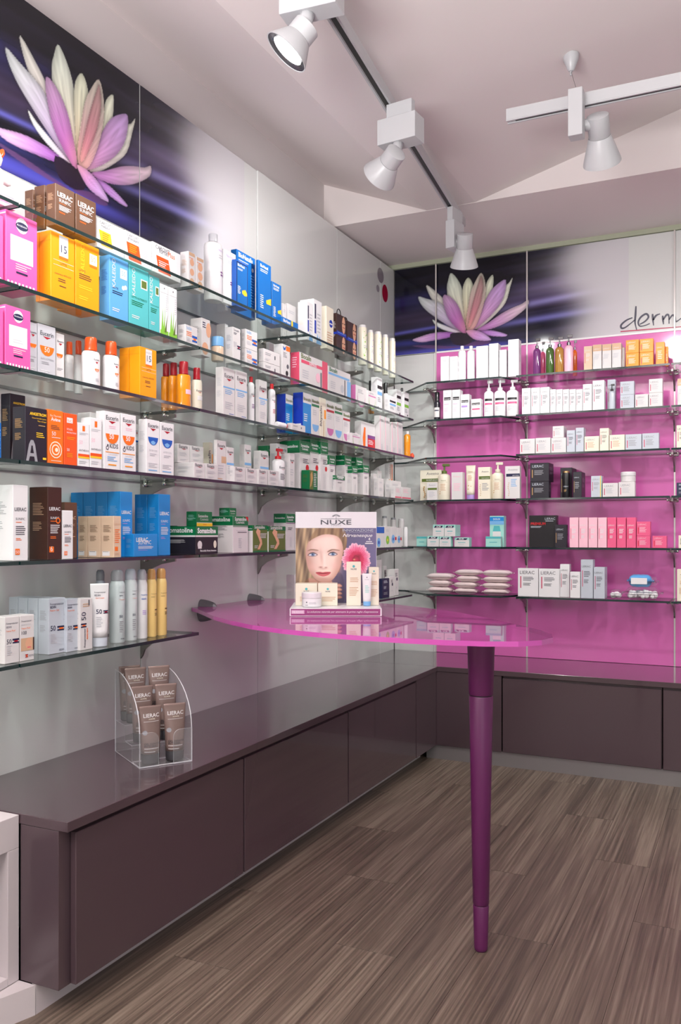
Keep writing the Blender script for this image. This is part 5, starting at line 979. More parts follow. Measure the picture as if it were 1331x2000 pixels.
for ci, c in enumerate(cols_):
    z = SZ[5]+.0045
    for k, (xa, xb, yt) in enumerate(c):
        a = at((xa, yt), 1, -.185); b = at((xb, yt), 1, -.185); h = .0335 if ci else .037
        o = pillow('wipes_packet', b.x-a.x-.003, .11, h, M_wipe, .14, seed=ci*5+k); o.location = ((a.x+b.x)/2, -.185, z+.0006); o.rotation_euler = (0, 0, math.radians([2, -2, 1, -1][k]))
        z += h+.0009
        tag(o, f'pale pink wipes packet, {lev[len(c)][k]} of the {stk[ci]} stack on the back wall', 'wipes', 'pale pink wipes packets on the bottom back shelf')
M_cot = mat('cotton', (238, 236, 236), .9); M_bag = glass_mat('crinkled_clear_bag', (.985, .985, .99), .25, 1.08, .06, (240, 240, 242)); M_blue = mat('blue_wrapper', (96, 168, 226), .3, coat=.4)
def bag(px0, px1, pyt, pyb, yc, nm, lab, blue=False, n=70, zb=None):
    a = at((px0, pyb), 1, yc); b = at((px1, pyb), 1, yc); w = b.x-a.x; h = at((px0, pyt), 1, yc).z-at((px0, pyb), 1, yc).z
    z0 = SZ[5]+.005 if zb is None else zb
    if blue:
        o = pillow(nm, w, .09, h, M_blue, .12, seed=3); lb = Decal(w*.6, h*.5, lambda x, y, l: (x-w*.34, -.0462-.0002*l, y+h*.25)); lb.rect(0, 0, 1, 1, 'white'); lb.build('front_label', o)
        k = pillow('twisted_bag_end', w*.34, .05, h*.7, M_bag, .3, seed=8); k.parent = o; k.location = (w*.5, 0, h*.1)
    else:
        o = pillow(nm, w, .11, h, M_bag, .18, seed=5)
        V, Fc = [], []; rnd = random.Random(4)
        for q in range(n):
            r = .0105+rnd.random()*.003; cx = (rnd.random()-.5)*w*.66; cy = (rnd.random()-.5)*.075; cz = r+.003+rnd.random()*max(0, h*.80-2*r-.004)*(1-min(1, (2*cx/w)**2))
            v, f = lathe([(r*.1, -r*.99), (r*.45, -r*.89), (r*.8, -r*.6), (r, 0), (r*.8, r*.6), (r*.45, r*.89), (r*.1, r*.99)], 9); bb = len(V); V += [p+Vector((cx, cy, cz)) for p in v]; Fc += [tuple(bb+i for i in t) for t in f]
        c = link('cotton_balls', mesh('cotton_balls', V, Fc, M_cot, smooth=True), o); c['kind'] = 'stuff'
    o.location = ((a.x+b.x)/2, yc, z0); o.rotation_euler = (0, 0, .06); tag(o, lab, 'bag'); return h
hh = bag(1216, 1296, 1152, 1176, -.165, 'cotton_bag', 'clear bag of cotton balls lying on the bottom back shelf, under the blue packet')
bag(1226, 1278, 1127, 1151, -.165, 'cotton_packet', 'blue and clear packet of cotton lying on the bag of cotton balls', True, zb=SZ[5]+.005+hh*.97)
bag(1192, 1216, 1155, 1173, -.21, 'cotton_bag', 'small white cotton-filled pouch left of the larger bag of cotton balls', n=16)
# soft orange sponge shape and small items on the third left shelf
P_ = at((811, 885), 0, .2); o = lathe_obj('bath_sponge', [(.003, -.014), (.011, -.008), (.013, 0), (.011, .009), (.006, .016), (.002, .019)], mat('orange_rubber', (238, 84, 48), .5)); o.location = (.2, at((803, 885), 0, .2).y+.02, SZ[2]+.019)
tag(o, 'small orange rubber bulb at the corner end of the third left shelf', 'sponge')
P_ = at((565, 832), 0, .235); o = lathe_obj('small_lying_bottle', [(.008, -.045), (.012, -.040), (.012, .02), (.009, .024)], rmat('white'), M=Matrix.Rotation(math.pi/2, 4, 'X'))
o.location = (.226, at((550, 832), 0, .235).y, SZ[2]+.0170)
lathe_obj('cap', [(.010, .0245), (.0105, .03), (.0105, .052), (.008, .056)], rmat('red'), o, M=Matrix.Rotation(-math.pi/2, 4, 'X')); tag(o, 'small white bottle with red cap lying before the blue cartons, left wall third shelf', 'bottle')
L(2, 'flat', None, 570, 597, 826, xf=.243, d=.022, extra='low white carton lying before the blue cartons')
# toy on the baby carton (top left corner)
o = lathe_obj('toy_figure', [(.004, 0), (.022, .004), (.026, .02), (.022, .045), (.012, .055), (.018, .06), (.022, .075), (.016, .09), (.004, .096)], rmat('off')); pt = ITEMS[0][0]; o.location = (pt.location.x+.02, at((-12, 300), 0, .17).y, pt.location.z+max(v.co.z for v in pt.data.vertices)+.0008)
for q in (-1, 1): lathe_obj('ear', [(.002, 0), (.008, .006), (.009, .02), (.004, .03)], rmat('dorange'), o, M=Matrix.Translation((0, q*.016, .082)) @ Matrix.Rotation(-q*.5, 4, 'X'))
lathe_obj('arm', [(.003, 0), (.009, .008), (.009, .03), (.003, .038)], rmat('off'), o, M=Matrix.Translation((0, .018, .03)) @ Matrix.Rotation(-1.7, 4, 'X'))
tag(o, 'small white and orange toy figure on the baby-care carton, top left', 'toy')
# ------------------------------------------------------------------ labels of the shelf goods
NUM = ['first', 'second', 'third', 'fourth', 'fifth', 'sixth', 'seventh', 'eighth', 'ninth', 'tenth', 'eleventh', 'twelfth']
grp = {}
for it in ITEMS: grp.setdefault((it[1], it[3], it[4]), []).append(it)
pg = {}
for it in ITEMS: pg.setdefault((it[2], it[3], it[4]), []).append(it)
for (d, wall, i), its in grp.items():
    its.sort(key=lambda t: (t[5], t[0].location.z)); place = f'{wall} wall {ORD[i]} shelf'
    for k, it in enumerate(its):
        if len(its) == 1: lab = f'{d}, {place}'
        else:
            lab = f'{d}, {NUM[k]} from left, {place}'
        if len(its) == 2:
            same = abs(its[0][5]-its[1][5]) < 12 and its[0][0].location.z != its[1][0].location.z
            if same: lab = f'{d}, {"upper" if it[0].location.z > min(its[0][0].location.z, its[1][0].location.z)+.001 else "lower"} of two stacked, {place}'
            else: lab = f'{d}, {"left" if k == 0 else "right"} one, {place}'
        it[0]['label'] = lab; it[0]['category'] = it[6]
        ps = pg[(it[2], wall, i)]
        if len(ps) > 1: it[0]['group'] = f'{it[2]} on the {wall} wall {ORD[i]} shelf'

# ------------------------------------------------------------------ magenta glass table
TZ = .900; TT = .014
out = [(.006, -2.10), (.06, -2.14), (.15, -2.226), (.27, -2.345), (.41, -2.455), (.55, -2.545), (.69, -2.605), (.83, -2.64), (.96, -2.655), (1.10, -2.66), (1.22, -2.65), (1.32, -2.63), (1.40, -2.595), (1.45, -2.54), (1.465, -2.47), (1.445, -2.39), (1.40, -2.31), (1.34, -2.23), (1.27, -2.15), (1.13, -1.98), (.98, -1.83), (.82, -1.715), (.65, -1.61), (.48, -1.54), (.32, -1.51), (.16, -1.52), (.006, -1.56)]
M_tab = glass_mat('magenta_table_glass', (.90, .60, .82), .015, 1.5, .5, (228, 116, 198)); M_tabe = mat('magenta_glass_edge', (204, 84, 176), .15, coat=.5)
tb = empty('glass_table', (1.30, -2.50, 0))
prism('table_top', [(p[0]-1.30, p[1]+2.50) for p in out], TZ-TT, TZ, M_tab, tb, M_tabe)
LX, LY = 1.272, -2.515
LX, LY = at((940, 1856), 2, 0).x, at((940, 1856), 2, 0).y
M_leg = mat('plum_enamel_leg', (92, 30, 80), .38)
def lgp(n, prof): lathe_obj(n, prof, M_leg, tb, seg=32, M=Matrix.Translation((LX-1.30, LY+2.50, 0)))
lgp('leg_foot', [(.0145, .0), (.0185, .004), (.0195, .01), (.0225, .128), (.021, .131)]); lgp('leg_shaft', [(.0215, .133), (.0232, .136), (.034, .722), (.0325, .725)]); lgp('leg_collar', [(.0330, .728), (.0345, .731), (.0395, TZ-TT-.004), (.0395, TZ-TT-.0005)])
lathe_obj('joint_ring', [(.0195, .1305), (.0195, .1335)], M_dark, tb, M=Matrix.Translation((LX-1.30, LY+2.50, 0))); lathe_obj('joint_ring', [(.031, .7245), (.031, .7285)], M_dark, tb, M=Matrix.Translation((LX-1.30, LY+2.50, 0)))
tag(tb, 'leaf-shaped glossy magenta glass table fixed to the left wall, with one plum leg', 'table')
M_clamp = mat('graphite_clamp', (128, 124, 130), .35, metal=.6)
def clamp(y, lab):
    o = empty('glass_clamp', (.001, y, TZ-TT/2))
    for nm, s_, rr in (('jaw', 1, .026), ('jaw', -1, .036)):
        V, Fc = [], []; n = 12; L0 = .075 if s_ > 0 else .085
        for i in range(7):
            t = i/6; r = rr*math.sqrt(max(0, 1-t**1.6))+.0012
            for k in range(n+1):
                a = math.pi*k/n; V.append((t*L0, r*math.cos(a)*.8, s_*(TT/2+.0006+r*math.sin(a)*(1.0 if s_ > 0 else 1.25))))
        for i in range(6):
            for k in range(n): q = i*(n+1)+k; Fc.append((q, q+1, q+n+2, q+n+1))
        Fc.append(tuple(range(n+1))); Fc.append(tuple(range(6*(n+1), 7*(n+1))))
        for i in range(6): Fc.append((i*(n+1), (i+1)*(n+1), (i+1)*(n+1)+n, i*(n+1)+n))
        link(nm, mesh(nm, V, Fc, M_clamp, smooth=False), o)
    tag(o, lab, 'clamp', 'wall clamps of the glass table')
clamp(-2.03, 'dark grey wall clamp gripping the near corner of the magenta glass table'); clamp(-1.665, 'dark grey wall clamp gripping the far edge of the magenta glass table')

# ------------------------------------------------------------------ counter display with portrait card, facing the viewer
YD = math.atan2(-2.11+2.247, .805-.518)
dsp = empty('counter_display', ((.518+.805)/2, (-2.247-2.11)/2, TZ+.0008), YD)
W2 = .159; HB = .0265
M_card = mat('white_card', (232, 230, 234), .35); M_card_pink = mat('violet_card_front', (146, 60, 118), .35)
link('display_base', bm_mesh('display_base', box_bm(-W2, W2, 0, .27, 0, HB, .001), M_card), dsp)
Db = Decal(2*W2, HB, lambda x, y, l: (x-W2, -.0006-.00005*l, y)); Db.rect(.012, .10, .985, .96, (146, 60, 118)); Db.rect(.02, .32, .16, .78, (205, 170, 195)); Db.text('NUOVO', .035, .145, .42, 'white'); Db.text("La soluzione naturale per attenuare le prime rughe d'espressione", .19, .96, .46, 'white', shear=.35); Db.build('front_lettering', dsp)
CY0 = .235
def card_pt(px, py):   # portrait card layout measured in an enlarged view
    X = (px-145)/925*.302-.151; Z = HB+ (1240-py)/1140*(.366-HB); return X, Z
link('portrait_card', bm_mesh('portrait_card', box_bm(-.151, .151, CY0, CY0+.004, HB+.0005, .366, 0), M_card), dsp)
def portrait():
    nx, ny = 190, 192; XX, YY = np.meshgrid(np.linspace(147, 1066, nx), np.linspace(1238, 302, ny), indexing='ij'); X = XX.ravel(); Y = YY.ravel()
    C = np.zeros((X.size, 3))+np.array([98., 90., 124.]); C += np.outer(((X-700)/400).clip(0, 1), [18, 18, 24])
    def lay(pl, col, soft=4, k=1.0, fn=None):
        nonlocal C
        d = sdf(pl, X, Y); m = np.clip(d/soft+.5, 0, 1)[:, None]*k; c = np.array(col, float)
        if fn is not None: c = fn(d)
        C = C*(1-m)+c*m
    def blob(cx, cy, rx, ry, col, k, rot=0):
        nonlocal C
        a = math.radians(rot); u = (X-cx)*math.cos(a)+(Y-cy)*math.sin(a); v = -(X-cx)*math.sin(a)+(Y-cy)*math.cos(a); g = np.exp(-(u/rx)**2-(v/ry)**2)[:, None]*k; C = C*(1-g)+np.array(col)*g
    def hair(d):
        s1 = np.sin(X*.05+2.2*np.sin(Y*.005)+.5*np.sin(X*.021))+.5*np.sin(X*.13+Y*.02)+.25*np.sin(X*.5-Y*.03); t = np.clip(.55+.27*s1, 0, 1)[:, None]; return np.array([84, 66, 58])*(1-t)+np.array([206, 178, 138])*t
    lay([(147, 302), (640, 302), (700, 330), (728, 420), (722, 560), (690, 640), (600, 950), (330, 1010), (260, 1060), (147, 1060)], 0, 6, 1, lambda d: np.array([104, 72, 50])*.9+hair(d)*.25)
    lay([(560, 900), (660, 860), (700, 1000), (690, 1238), (500, 1238), (400, 1050)], (82, 72, 104), 10)
    lay([(300, 880), (420, 985), (560, 960), (520, 1090), (330, 1060)], (196, 146, 128), 12)
    def skin(d):
        t = np.clip(d/90, 0, 1)[:, None]; l = np.clip((X-240)/260, 0, 1)[:, None]; c = np.array([206, 156, 140])*(1-t)+np.array([243, 214, 203])*t; return c*(.90+.12*l)
    lay([(330, 390), (450, 340), (600, 345), (668, 420), (694, 540), (672, 690), (655, 790), (606, 900), (540, 968), (450, 985), (360, 930), (285, 830), (250, 700), (246, 580), (275, 460)], 0, 8, 1, skin)
    blob(300, 740, 60, 150, (196, 146, 132), .55); blob(640, 760, 40, 130, (216, 168, 156), .5); blob(470, 960, 120, 30, (196, 150, 136), .5); blob(345, 790, 60, 50, (240, 190, 184), .4); blob(590, 770, 50, 50, (242, 186, 182), .4)
    blob(345, 600, 70, 26, (188, 146, 140), .6); blob(572, 596, 66, 26, (188, 146, 140), .55); blob(440, 660, 16, 90, (206, 160, 148), .45, -6); blob(476, 700, 14, 100, (252, 232, 224), .6); blob(478, 772, 20, 18, (250, 228, 220), .6)
    blob(432, 792, 20, 10, (160, 98, 92), .75); blob(492, 796, 16, 9, (170, 108, 100), .7); blob(462, 812, 40, 8, (196, 142, 130), .5); blob(465, 935, 70, 18, (196, 146, 134), .5); blob(470, 480, 120, 60, (250, 226, 214), .4)
    for ex, ey, q in ((343, 634, 1.0), (572, 627, .95)):
        lay([(ex-60*q, ey+10), (ex-34, ey-18), (ex+12, ey-22), (ex+56*q, ey+2), (ex+26, ey+20), (ex-24, ey+22)], (120, 84, 84), 8, .8)
        lay([(ex-48*q, ey+7), (ex-26, ey-10), (ex+12, ey-13), (ex+44*q, ey+3), (ex+20, ey+14), (ex-22, ey+15)], (224, 222, 230), 4)
        blob(ex, ey, 17, 15, (62, 100, 150), 1.0); blob(ex, ey, 17, 15, (62, 100, 150), .8); blob(ex, ey, 7, 7, (14, 16, 28), 1); blob(ex+6, ey-6, 3.5, 3.5, (250, 250, 255), .9)
        lay([(ex-56*q, ey+4), (ex-30, ey-21), (ex+12, ey-26), (ex+54*q, ey-2), (ex+14, ey-16), (ex-28, ey-12)], (44, 32, 38), 5, .9)
    lay([(280, 590), (320, 566), (395, 574), (400, 584), (325, 580)], (132, 96, 74), 8, .85); lay([(512, 594), (560, 566), (640, 576), (642, 584), (568, 580), (514, 604)], (132, 96, 74), 8, .85)
    lay([(374, 858), (425, 850), (455, 856), (490, 850), (548, 854), (520, 888), (465, 906), (412, 892)], (204, 84, 92), 5); blob(465, 888, 50, 10, (236, 140, 140), .6); lay([(374, 858), (430, 862), (460, 866), (500, 862), (548, 854), (500, 870), (460, 876), (424, 871)], (130, 36, 52), 4)
    # hair falling over the left of the face and across the brow
    lay([(147, 302), (440, 302), (330, 400), (282, 500), (262, 600), (268, 720), (300, 840), (360, 930), (300, 925), (262, 960), (200, 1030), (147, 1060)], 0, 8, 1, hair)
    lay([(420, 302), (640, 302), (700, 330), (732, 430), (720, 540), (694, 610), (680, 500), (640, 420), (560, 385), (450, 385), (340, 440), (300, 470), (330, 390)], 0, 8, 1, lambda d: np.array([128, 92, 62])*.45+hair(d)*.6)
    # peony: ruffled rings of petals
    a = np.arctan2(Y-690, X-838); r = np.hypot(X-838, (Y-700)*.78)
    for R0, c1, c2, n, ph in ((158, (246, 196, 214), (234, 120, 160), 9, 0), (122, (238, 120, 160), (222, 76, 118), 8, 1), (84, (216, 56, 100), (196, 36, 80), 7, 2), (44, (150, 22, 58), (204, 50, 84), 5, 3)):
        rim = R0*(.93+.12*np.abs(np.sin(n*.5*a+ph))+.03*np.sin(3*n*a+ph*2)); m = np.clip((rim-r)/4+.5, 0, 1)[:, None]; t = np.clip((rim-r)/45, 0, 1)[:, None]; vein = (1+.06*np.sin(a*40+ph))[:, None]
        C = C*(1-m)+(np.array(c1)*(1-t)+np.array(c2)*t)*vein*m
    blob(815, 696, 14, 10, (246, 206, 140), .9); blob(870, 650, 30, 24, (140, 16, 50), .6)
    for k in range(4): lay([(604, 1008+k*48), (640, 996+k*48), (668, 1010+k*48), (676, 1034+k*47), (630, 1044+k*48), (606, 1034+k*48)], 0, 5, 1, lambda d: np.array([176, 116, 100])*(1-np.clip(d/16, 0, 1)[:, None])+np.array([230, 178, 158])*np.clip(d/16, 0, 1)[:, None])
    P = np.stack([(X-145)/925*.302-.151, np.full_like(X, CY0-.0008), HB+(1240-Y)/1140*(.366-HB)], 1)
    grid_sheet('portrait_print', P, C, nx, ny, vcol_mat('portrait_photo_print', .3), dsp)
portrait()
Dc = Decal(.302, .366, lambda x, y, l: (x-.151, CY0-.0012-.00006*l, y))
def cy_(py): return card_pt(0, py)[1]/.366
def cx_(px): return (px-145)/925
Dc.text('NUXE', cx_(433), cx_(782), cy_(258), 'dgrey', bold=.01, sq=.56); Dc.rect(cx_(433), cy_(190), cx_(782), cy_(186), 'dgrey'); Dc.text('PARIS', cx_(555), cx_(665), cy_(282), 'lgrey')
for q in range(9): Dc.disc(cx_(575+q*8.5), cy_(152-14*math.sin(math.pi*q/8)), .012, 'grey', 0, 360, .007)
Dc.rect(cx_(605), cy_(186), cx_(611), cy_(155), 'grey')
Dc.text('INNOVAZIONE', cx_(682), cx_(1032), cy_(345), 'silver', sq=.8); Dc.rect(cx_(682), cy_(358), cx_(1032), cy_(356), 'silver'); Dc.text('Nirvanesque', cx_(684), cx_(1022), cy_(412), 'white', shear=.35, bold=.01, sq=.8); Dc.text('4', cx_(975), cx_(998), cy_(456), 'white', bold=.02)
Dc.lines(cx_(950), cx_(1020), cy_(466), 1, .03, 'white', .008); Dc.lines(cx_(938), cx_(1034), cy_(488), 1, .03, 'white', .010); Dc.build('card_lettering', dsp)
tag(dsp, 'white counter display with portrait card standing on the magenta glass table', 'display stand')
def on_display(o, X, Y, label, cat, rz=0, grp='skincare goods on the counter display'):
    o.location = dsp.matrix_world @ Vector((X, Y, HB+.0008)) if False else Vector((math.cos(YD)*X-math.sin(YD)*Y, math.sin(YD)*X+math.cos(YD)*Y, HB+.0008))+dsp.location
    o.rotation_euler = (0, 0, YD+rz); tag(o, label, cat, grp)
on_display(carton('carton', .078, .07, .078, 'nuxel'), -.106, .150, 'low cream carton behind the white jar on the counter display', 'box')
on_display(carton('carton', .070, .07, .078, 'nuxel'), -.029, .148, 'low cream carton right of the jar on the counter display', 'box')
j = bottle('jar', .0345, .052, 'white', 'white', prims=[Cc(.2, .6, .04, 'dgrey'), T('NUXE', .12, .28, .2, 'dgrey', bold=.02), Ln(.35, .85, .6, 2, .15, 'lgrey')], lab=(.02, .56)); on_display(j, -.085, .065, 'frosted white cream jar at the front of the counter display', 'jar')
on_display(carton('carton', .052, .045, .156, 'nuxec'), .064, .135, 'tall cream carton in the middle of the counter display', 'box')
t_ = tube_obj(.034, .115, rmat('white'), rmat('lblue'), [Cc(.5, .9, .07, 'grey'), T('NUXE', .3, .7, .8, 'grey'), Ln(.3, .75, .6, 5, .06, 'lteal')], caph=.14); on_display(t_, .111, .105, 'small white squeeze tube between two tall cream cartons', 'tube')
on_display(carton('carton', .036, .045, .136, 'nuxec'), .149-.012, .150, 'slim cream carton at the right end of the counter display', 'box')

# ------------------------------------------------------------------ acrylic stand with brown tubes on the worktop
FL = Vector((.318, -2.807, 0)); FR = Vector((.409, -2.668, 0)); AX = (FR-FL).normalized(); HW = (FR-FL).length; AY = Vector((-AX.y, AX.x, 0))
RH = math.atan2(AX.y, AX.x); org = (FL+FR)/2+Vector((0, 0, ZT+.0012))
hd = empty('acrylic_stand', org, RH); DP = .243; HH = .262; g = .0028
def side(s_):
    prof = [(0, 0), (DP, 0), (DP, HH)]
    for k in range(1, 13):
        a = k/12*math.pi/2; prof.append((DP-(DP)*math.sin(a)*1.0, .105+(HH-.105)*math.cos(a)))
    x0, x1 = (-HW/2, -HW/2+g) if s_ < 0 else (HW/2-g, HW/2); n = len(prof)
    V = [(x, y, z) for x in (x0, x1) for y, z in prof]; Fc = [tuple(range(n))[::-1], tuple(range(n, 2*n))]; mi = [0, 0]
    for i in range(n): Fc.append((i, (i+1) % n, n+(i+1) % n, n+i)); mi.append(1)
    link('side_panel', mesh('side_panel', V, Fc, [M_acr, M_acre], mi), hd)
side(-1); side(1)
def acr(n, x0, x1, y0, y1, z0, z1):
    bm = box_bm(x0, x1, y0, y1, z0, z1); dm = [x1-x0, y1-y0, z1-z0]; k = dm.index(min(dm))
    for f in bm.faces:
        if abs(f.normal[k]) < .5: f.material_index = 1
    link(n, bm_mesh(n, bm, [M_acr, M_acre]), hd)
iw = HW/2-g-.0003; ST3 = [(.004, .075, .004), (.079, .146, .052), (.150, DP-.004, .100)]
acr('base_tray', -iw, iw, .0005, .075, .0, .003)
for k, (a, b, z) in enumerate(ST3):
    if k: acr('step', -iw, iw, a, b, z-.003, z); acr('riser', -iw, iw, a-.003, a-.0003, ST3[k-1][2]+.0003 if k > 1 else .0033, z)
acr('back_panel', -iw, iw, DP-.003, DP-.0002, .001, HH-.01)
def front_tab(x0, x1, rs):
    w_ = x1-x0; r = .022; P = [(x0, 0), (x1, 0)]
    if rs > 0: P += [(x1, .103-r)]+[(x1-r+r*math.cos(a), .103-r+r*math.sin(a)) for a in [math.pi/2*k/6 for k in range(1, 7)]]+[(x0, .103)]
    else: P += [(x1, .103), (x0+r, .103)]+[(x0+r-r*math.sin(a), .103-r+r*math.cos(a)) for a in [math.pi/2*k/6 for k in range(1, 7)]]
    n = len(P); V = [(x, y, z) for y in (-.0026, 0) for x, z in P]; Fc = [tuple(range(n)), tuple(range(n, 2*n))[::-1]]; mi = [0, 0]
    for i in range(n): Fc.append(((i+1) % n, i, n+i, n+(i+1) % n)); mi.append(1)
    link('front_tab', mesh('front_tab', V, Fc, [M_acr, M_acre], mi), hd)
front_tab(-HW/2, -HW/2+.060, 1); front_tab(HW/2-.060, HW/2, -1)
tag(hd, 'clear three-step acrylic stand on the long worktop holding brown squeeze tubes', 'display stand')
M_tube = mat('taupe_metallic_tube', (134, 112, 106), .3, metal=.35); M_tcap = mat('charcoal_cap', (52, 50, 54), .25)
TP = [T('LIERAC', .16, .86, .80, 'off', bold=.015), T('HOMME', .38, .66, .745, 'cream'), R_(.16, .705, .84, .712, 'off'), Cc(.2, .47, .1, 'grey'), T('GEL DOUCHE', .16, .86, .205, 'charcoal', bold=.01), T('INTEGRAL', .16, .7, .155, 'charcoal', bold=.01), Ln(.16, .85, .13, 1, .03, 'off'), Ln(.16, .7, .06, 1, .03, 'off')]
t0 = tube_obj(.070, .172, M_tube, M_tcap, TP, caph=.175)
names = [('left', 'front'), ('right', 'front'), ('left', 'middle'), ('right', 'middle'), ('left', 'back'), ('right', 'back'), ('left', 'rearmost')]
def copy_tree(o):
    c = o.copy(); COL.objects.link(c)
    for ch in o.children: d = ch.copy(); COL.objects.link(d); d.parent = c
    return c
for k, (sd, rw) in enumerate(names):
    o = t0 if k == 0 else copy_tree(t0); r = min(k//2, 2); X = (-.0385 if sd == 'left' else .0385); Y = [.030, .108, .180][r]; z = ST3[r][2]+.0006
    if rw == 'rearmost': Y = .2175; z += .0005; X = -.0435
    if rw == 'back': Y = .173
    tilt = -.05
    v = Vector((math.cos(RH)*X-math.sin(RH)*Y, math.sin(RH)*X+math.cos(RH)*Y, z)); o.location = org+v; o.rotation_euler = (0, 0, RH+(.04 if sd == 'left' else -.06))
    tag(o, (f'taupe shower-gel tube at the {sd} of the {rw} step in the acrylic stand' if rw != 'rearmost' else 'taupe shower-gel tube half hidden against the back of the acrylic stand'), 'tube', 'taupe tubes in the acrylic stand')

# ------------------------------------------------------------------ track lighting
def rail(p0, p1, label, h=.036, w=.036):
    p0, p1 = Vector(p0), Vector(p1); d = p1-p0; o = empty('light_track', p0, math.atan2(d.y, d.x)); Lr = Vector((d.x, d.y)).length
    tiltv = math.atan2(d.z, Lr); o.rotation_euler = (0, -tiltv, math.atan2(d.y, d.x)); Lr = d.length
    link('track_body', bm_mesh('track_body', box_bm(0, Lr, -w/2, w/2, 0, h, .001), M_lamp), o)
    link('track_slot', bm_mesh('track_slot', box_bm(.03, Lr-.03, -w*.22, w*.22, -.0008, .0005, 0), M_dark), o)
    link('track_lip', bm_mesh('track_lip', box_bm(0, Lr, -w/2, -w*.30, -.004, -.0002, 0), M_lamp), o)
    link('track_lip', bm_mesh('track_lip', box_bm(0, Lr, w*.30, w/2, -.004, -.0002, 0), M_lamp), o)
    tag(o, label, 'light track'); return o
r1a = at((642, 20), 2, 2.72); r1b = at((903, 442), 2, 2.72); dd = (r1a-r1b).normalized()
P0 = r1b; P1 = r1b+dd*4.2
rail((P0.x, P0.y, 2.72), (P1.x, P1.y, 2.72), 'long white ceiling track running from the upper picture edge towards the back wall')
r2a = at((991, 238), 2, 2.66); r2b = at((1331, 168), 2, 2.66)
rail((r2a.x, r2a.y, 2.66), (r2a.x+2.6, r2a.y+(r2b.y-r2a.y)/(r2b.x-r2a.x)*2.6, 2.66), 'white suspended track entering from the right picture edge', h=.04, w=.03)
cn = empty('ceiling_canopy', (0, 0, 0)); zc = 2.9
for _ in range(12): cp_ = at((1116, 108), 2, zc); zc = .5*zc+.5*(2.802+.2741*(cp_.x-.74))
cn.location = (cp_.x, cp_.y, zc-.004)
lathe_obj('canopy_cone', [(.008, -.056), (.013, -.050), (.029, -.010), (.029, .006)], M_lamp, cn); wp = at((1131, 188), 1, r2a.y)
tube('suspension_wire', [(0, 0, -.056), (wp.x-cp_.x, wp.y-cp_.y, 2.70-zc)], .0009, M_steel, cn)
lathe_obj('wire_end', [(.004, -.072), (.004, -.0565)], M_lamp, cn); tag(cn, 'white cone-shaped ceiling fitting with a thin wire holding the suspended track', 'ceiling fitting')
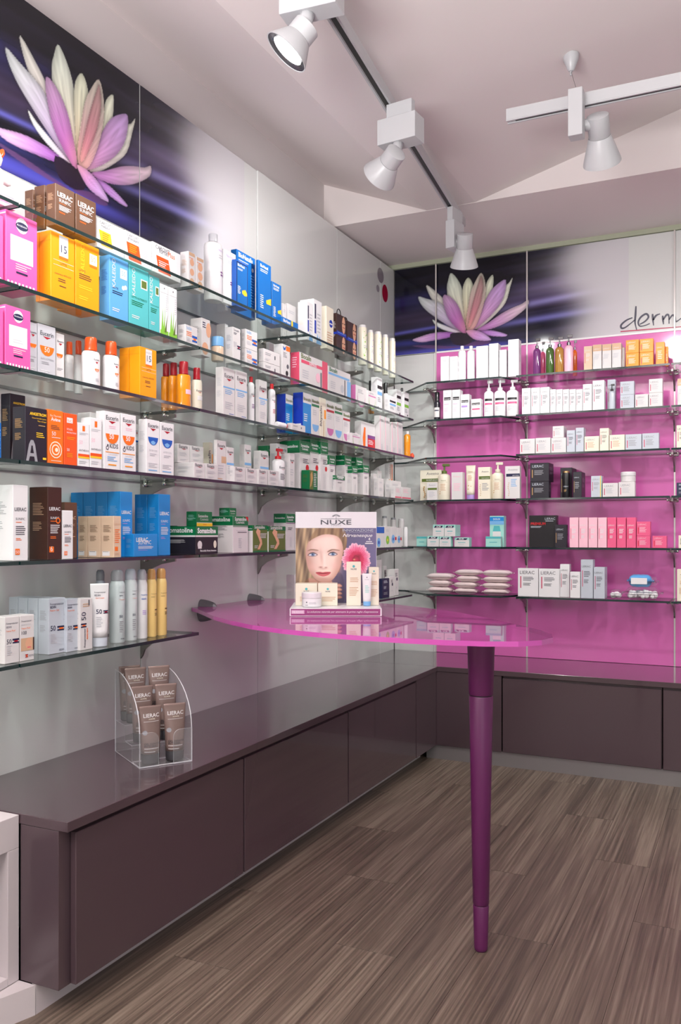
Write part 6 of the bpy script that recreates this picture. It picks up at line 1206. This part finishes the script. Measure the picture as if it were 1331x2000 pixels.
def spot(neck, face, bx, label, rf=.066, boxdim=(.17, .065, .13), boxrot=0, power=1.0, track=None, seen=True):
    """bell-shaped track spot: neck and face centre in world space, bx = centre of its gear box"""
    neck, face, bx = Vector(neck), Vector(face), Vector(bx)
    if track: bx.z = min(bx.z, track-.0075-boxdim[2]/2)
    o = empty('track_spotlight', bx, boxrot); inv = Matrix.Rotation(-boxrot, 4, 'Z') @ Matrix.Translation(-bx)
    a, b, c = boxdim
    link('gear_box', bm_mesh('gear_box', box_bm(-a/2, a/2, -b/2, b/2, -c/2, c/2, .0015), M_lamp), o)
    d = (face-neck).normalized(); Lh = (face-neck).length; q = d.to_track_quat('Z', 'Y').to_matrix().to_4x4(); M = inv @ Matrix.Translation(neck) @ q
    lathe_obj('lamp_neck', [(rf*.40, -.004), (rf*.56, 0), (rf*.56, Lh*.42), (rf*.54, Lh*.432)], M_lamp, o, seg=28, M=M)
    V, Fc = lathe([(rf*.57, Lh*.434), (rf*.60, Lh*.46), (rf*.80, Lh*.72), (rf*.97, Lh*.94), (rf, Lh), (rf*.96, Lh*1.0), (rf*.90, Lh*.93), (rf*.76, Lh*.90)], 32, M=M); Fc = Fc[:-1]
    me = mesh('lamp_shade', V, Fc, M_lamp, smooth=True); me.set_sharp_from_angle(angle=math.radians(40)); shd = link('lamp_shade', me, o)
    V, Fc = lathe([(rf*.955, Lh*.985), (rf*.72, Lh*.955), (rf*.70, Lh*.93)], 28, M=M); link('reflector_ring', mesh('reflector_ring', V, Fc[:-2], mat('dark_reflector', (84, 84, 88), .25, metal=.6), smooth=True), shd)
    V, Fc = lathe([(rf*.3, Lh*.90), (rf*.70, Lh*.92), (rf*.705, Lh*.925)], 24, M=M); link('lamp_glass', mesh('lamp_glass', V, Fc, M_bulb), shd)
    mid = neck+d*Lh*.2; rt = Vector((math.cos(boxrot), math.sin(boxrot), 0)); pa = bx+rt*((mid-bx).dot(rt)*.5)+Vector((0, 0, -c/2+.02 if abs((mid-bx).z) > c*.4 else (mid-bx).z))
    tube('swivel_arm', [inv @ pa, inv @ mid], rf*.30, M_lamp, o, 10)
    if track: link('track_adapter', bm_mesh('track_adapter', box_bm(-.05, .05, -.014, .014, c/2, track-bx.z-.0045, .001), M_lamp), o)
    tag(o, label, 'spotlight', 'track spotlights')
    l = bpy.data.lights.new('spot_beam', 'SPOT'); l.energy = SPOT_POWER*power; l.spot_size = math.radians(124); l.spot_blend = .8; l.shadow_soft_size = .045; l.color = (1, .985, .96)
    lo = bpy.data.objects.new('spot_beam', l); COL.objects.link(lo); lo.parent = o; lo.matrix_local = inv @ Matrix.Translation(face+d*.012) @ (-d).to_track_quat('Z', 'Y').to_matrix().to_4x4()
TA = math.atan2(dd.y, dd.x)
spot(at((600, 52), 1, -2.74), at((559, 103), 1, -2.765), at((609, -12), 1, -2.72), 'lit white track spotlight at the top of the picture, tilted left', rf=.068, boxrot=math.radians(5), boxdim=(.17, .07, .08), track=2.72)
spot(at((775, 297), 1, -2.06), at((741, 345), 1, -2.005), at((783, 258), 1, -2.0), 'white track spotlight halfway along the long track, tilted left', rf=.064, boxrot=math.radians(-6), boxdim=(.15, .075, .09), track=2.72)
n3 = at((909, 457), 1, -.99); spot(n3, at((907, 521), 1, -.92), at((889, 462), 1, -.95), 'white track spotlight in front of the back wall lotus poster', rf=.066, boxrot=math.radians(80), boxdim=(.10, .045, .13), track=2.72)
spot(at((1168, 226), 1, r2a.y-.0), at((1177, 318), 1, r2a.y+.115), at((1131, 234), 1, r2a.y-.0)+Vector((0, -.043, 0)), 'white spotlight hanging from the suspended track at the right', rf=.066, boxrot=math.radians(90), boxdim=(.05, .048, .16), track=None)
# the same lamps go on along both tracks outside the picture
for k, t in enumerate((2.9, 3.8)):
    p = r1b+dd*t; spot((p.x-.02, p.y, 2.55), (p.x-.09, p.y+.03, 2.47), (p.x, p.y, 2.62), ['white track spotlight on the long track just above the viewer', 'white track spotlight at the rear end of the long track'][k], boxrot=TA, boxdim=(.15, .075, .12), track=2.72)
for k, t in enumerate((1.0, 1.7, 2.4)):
    x = r2a.x+t; spot((x+.02, r2a.y+.05, 2.52), (x-.03, r2a.y+.13, 2.42), (x, r2a.y, 2.59), f'white spotlight on the suspended track, {["first", "second", "third"][k]} one beyond the right picture edge', boxrot=0, boxdim=(.15, .06, .12), track=2.66)
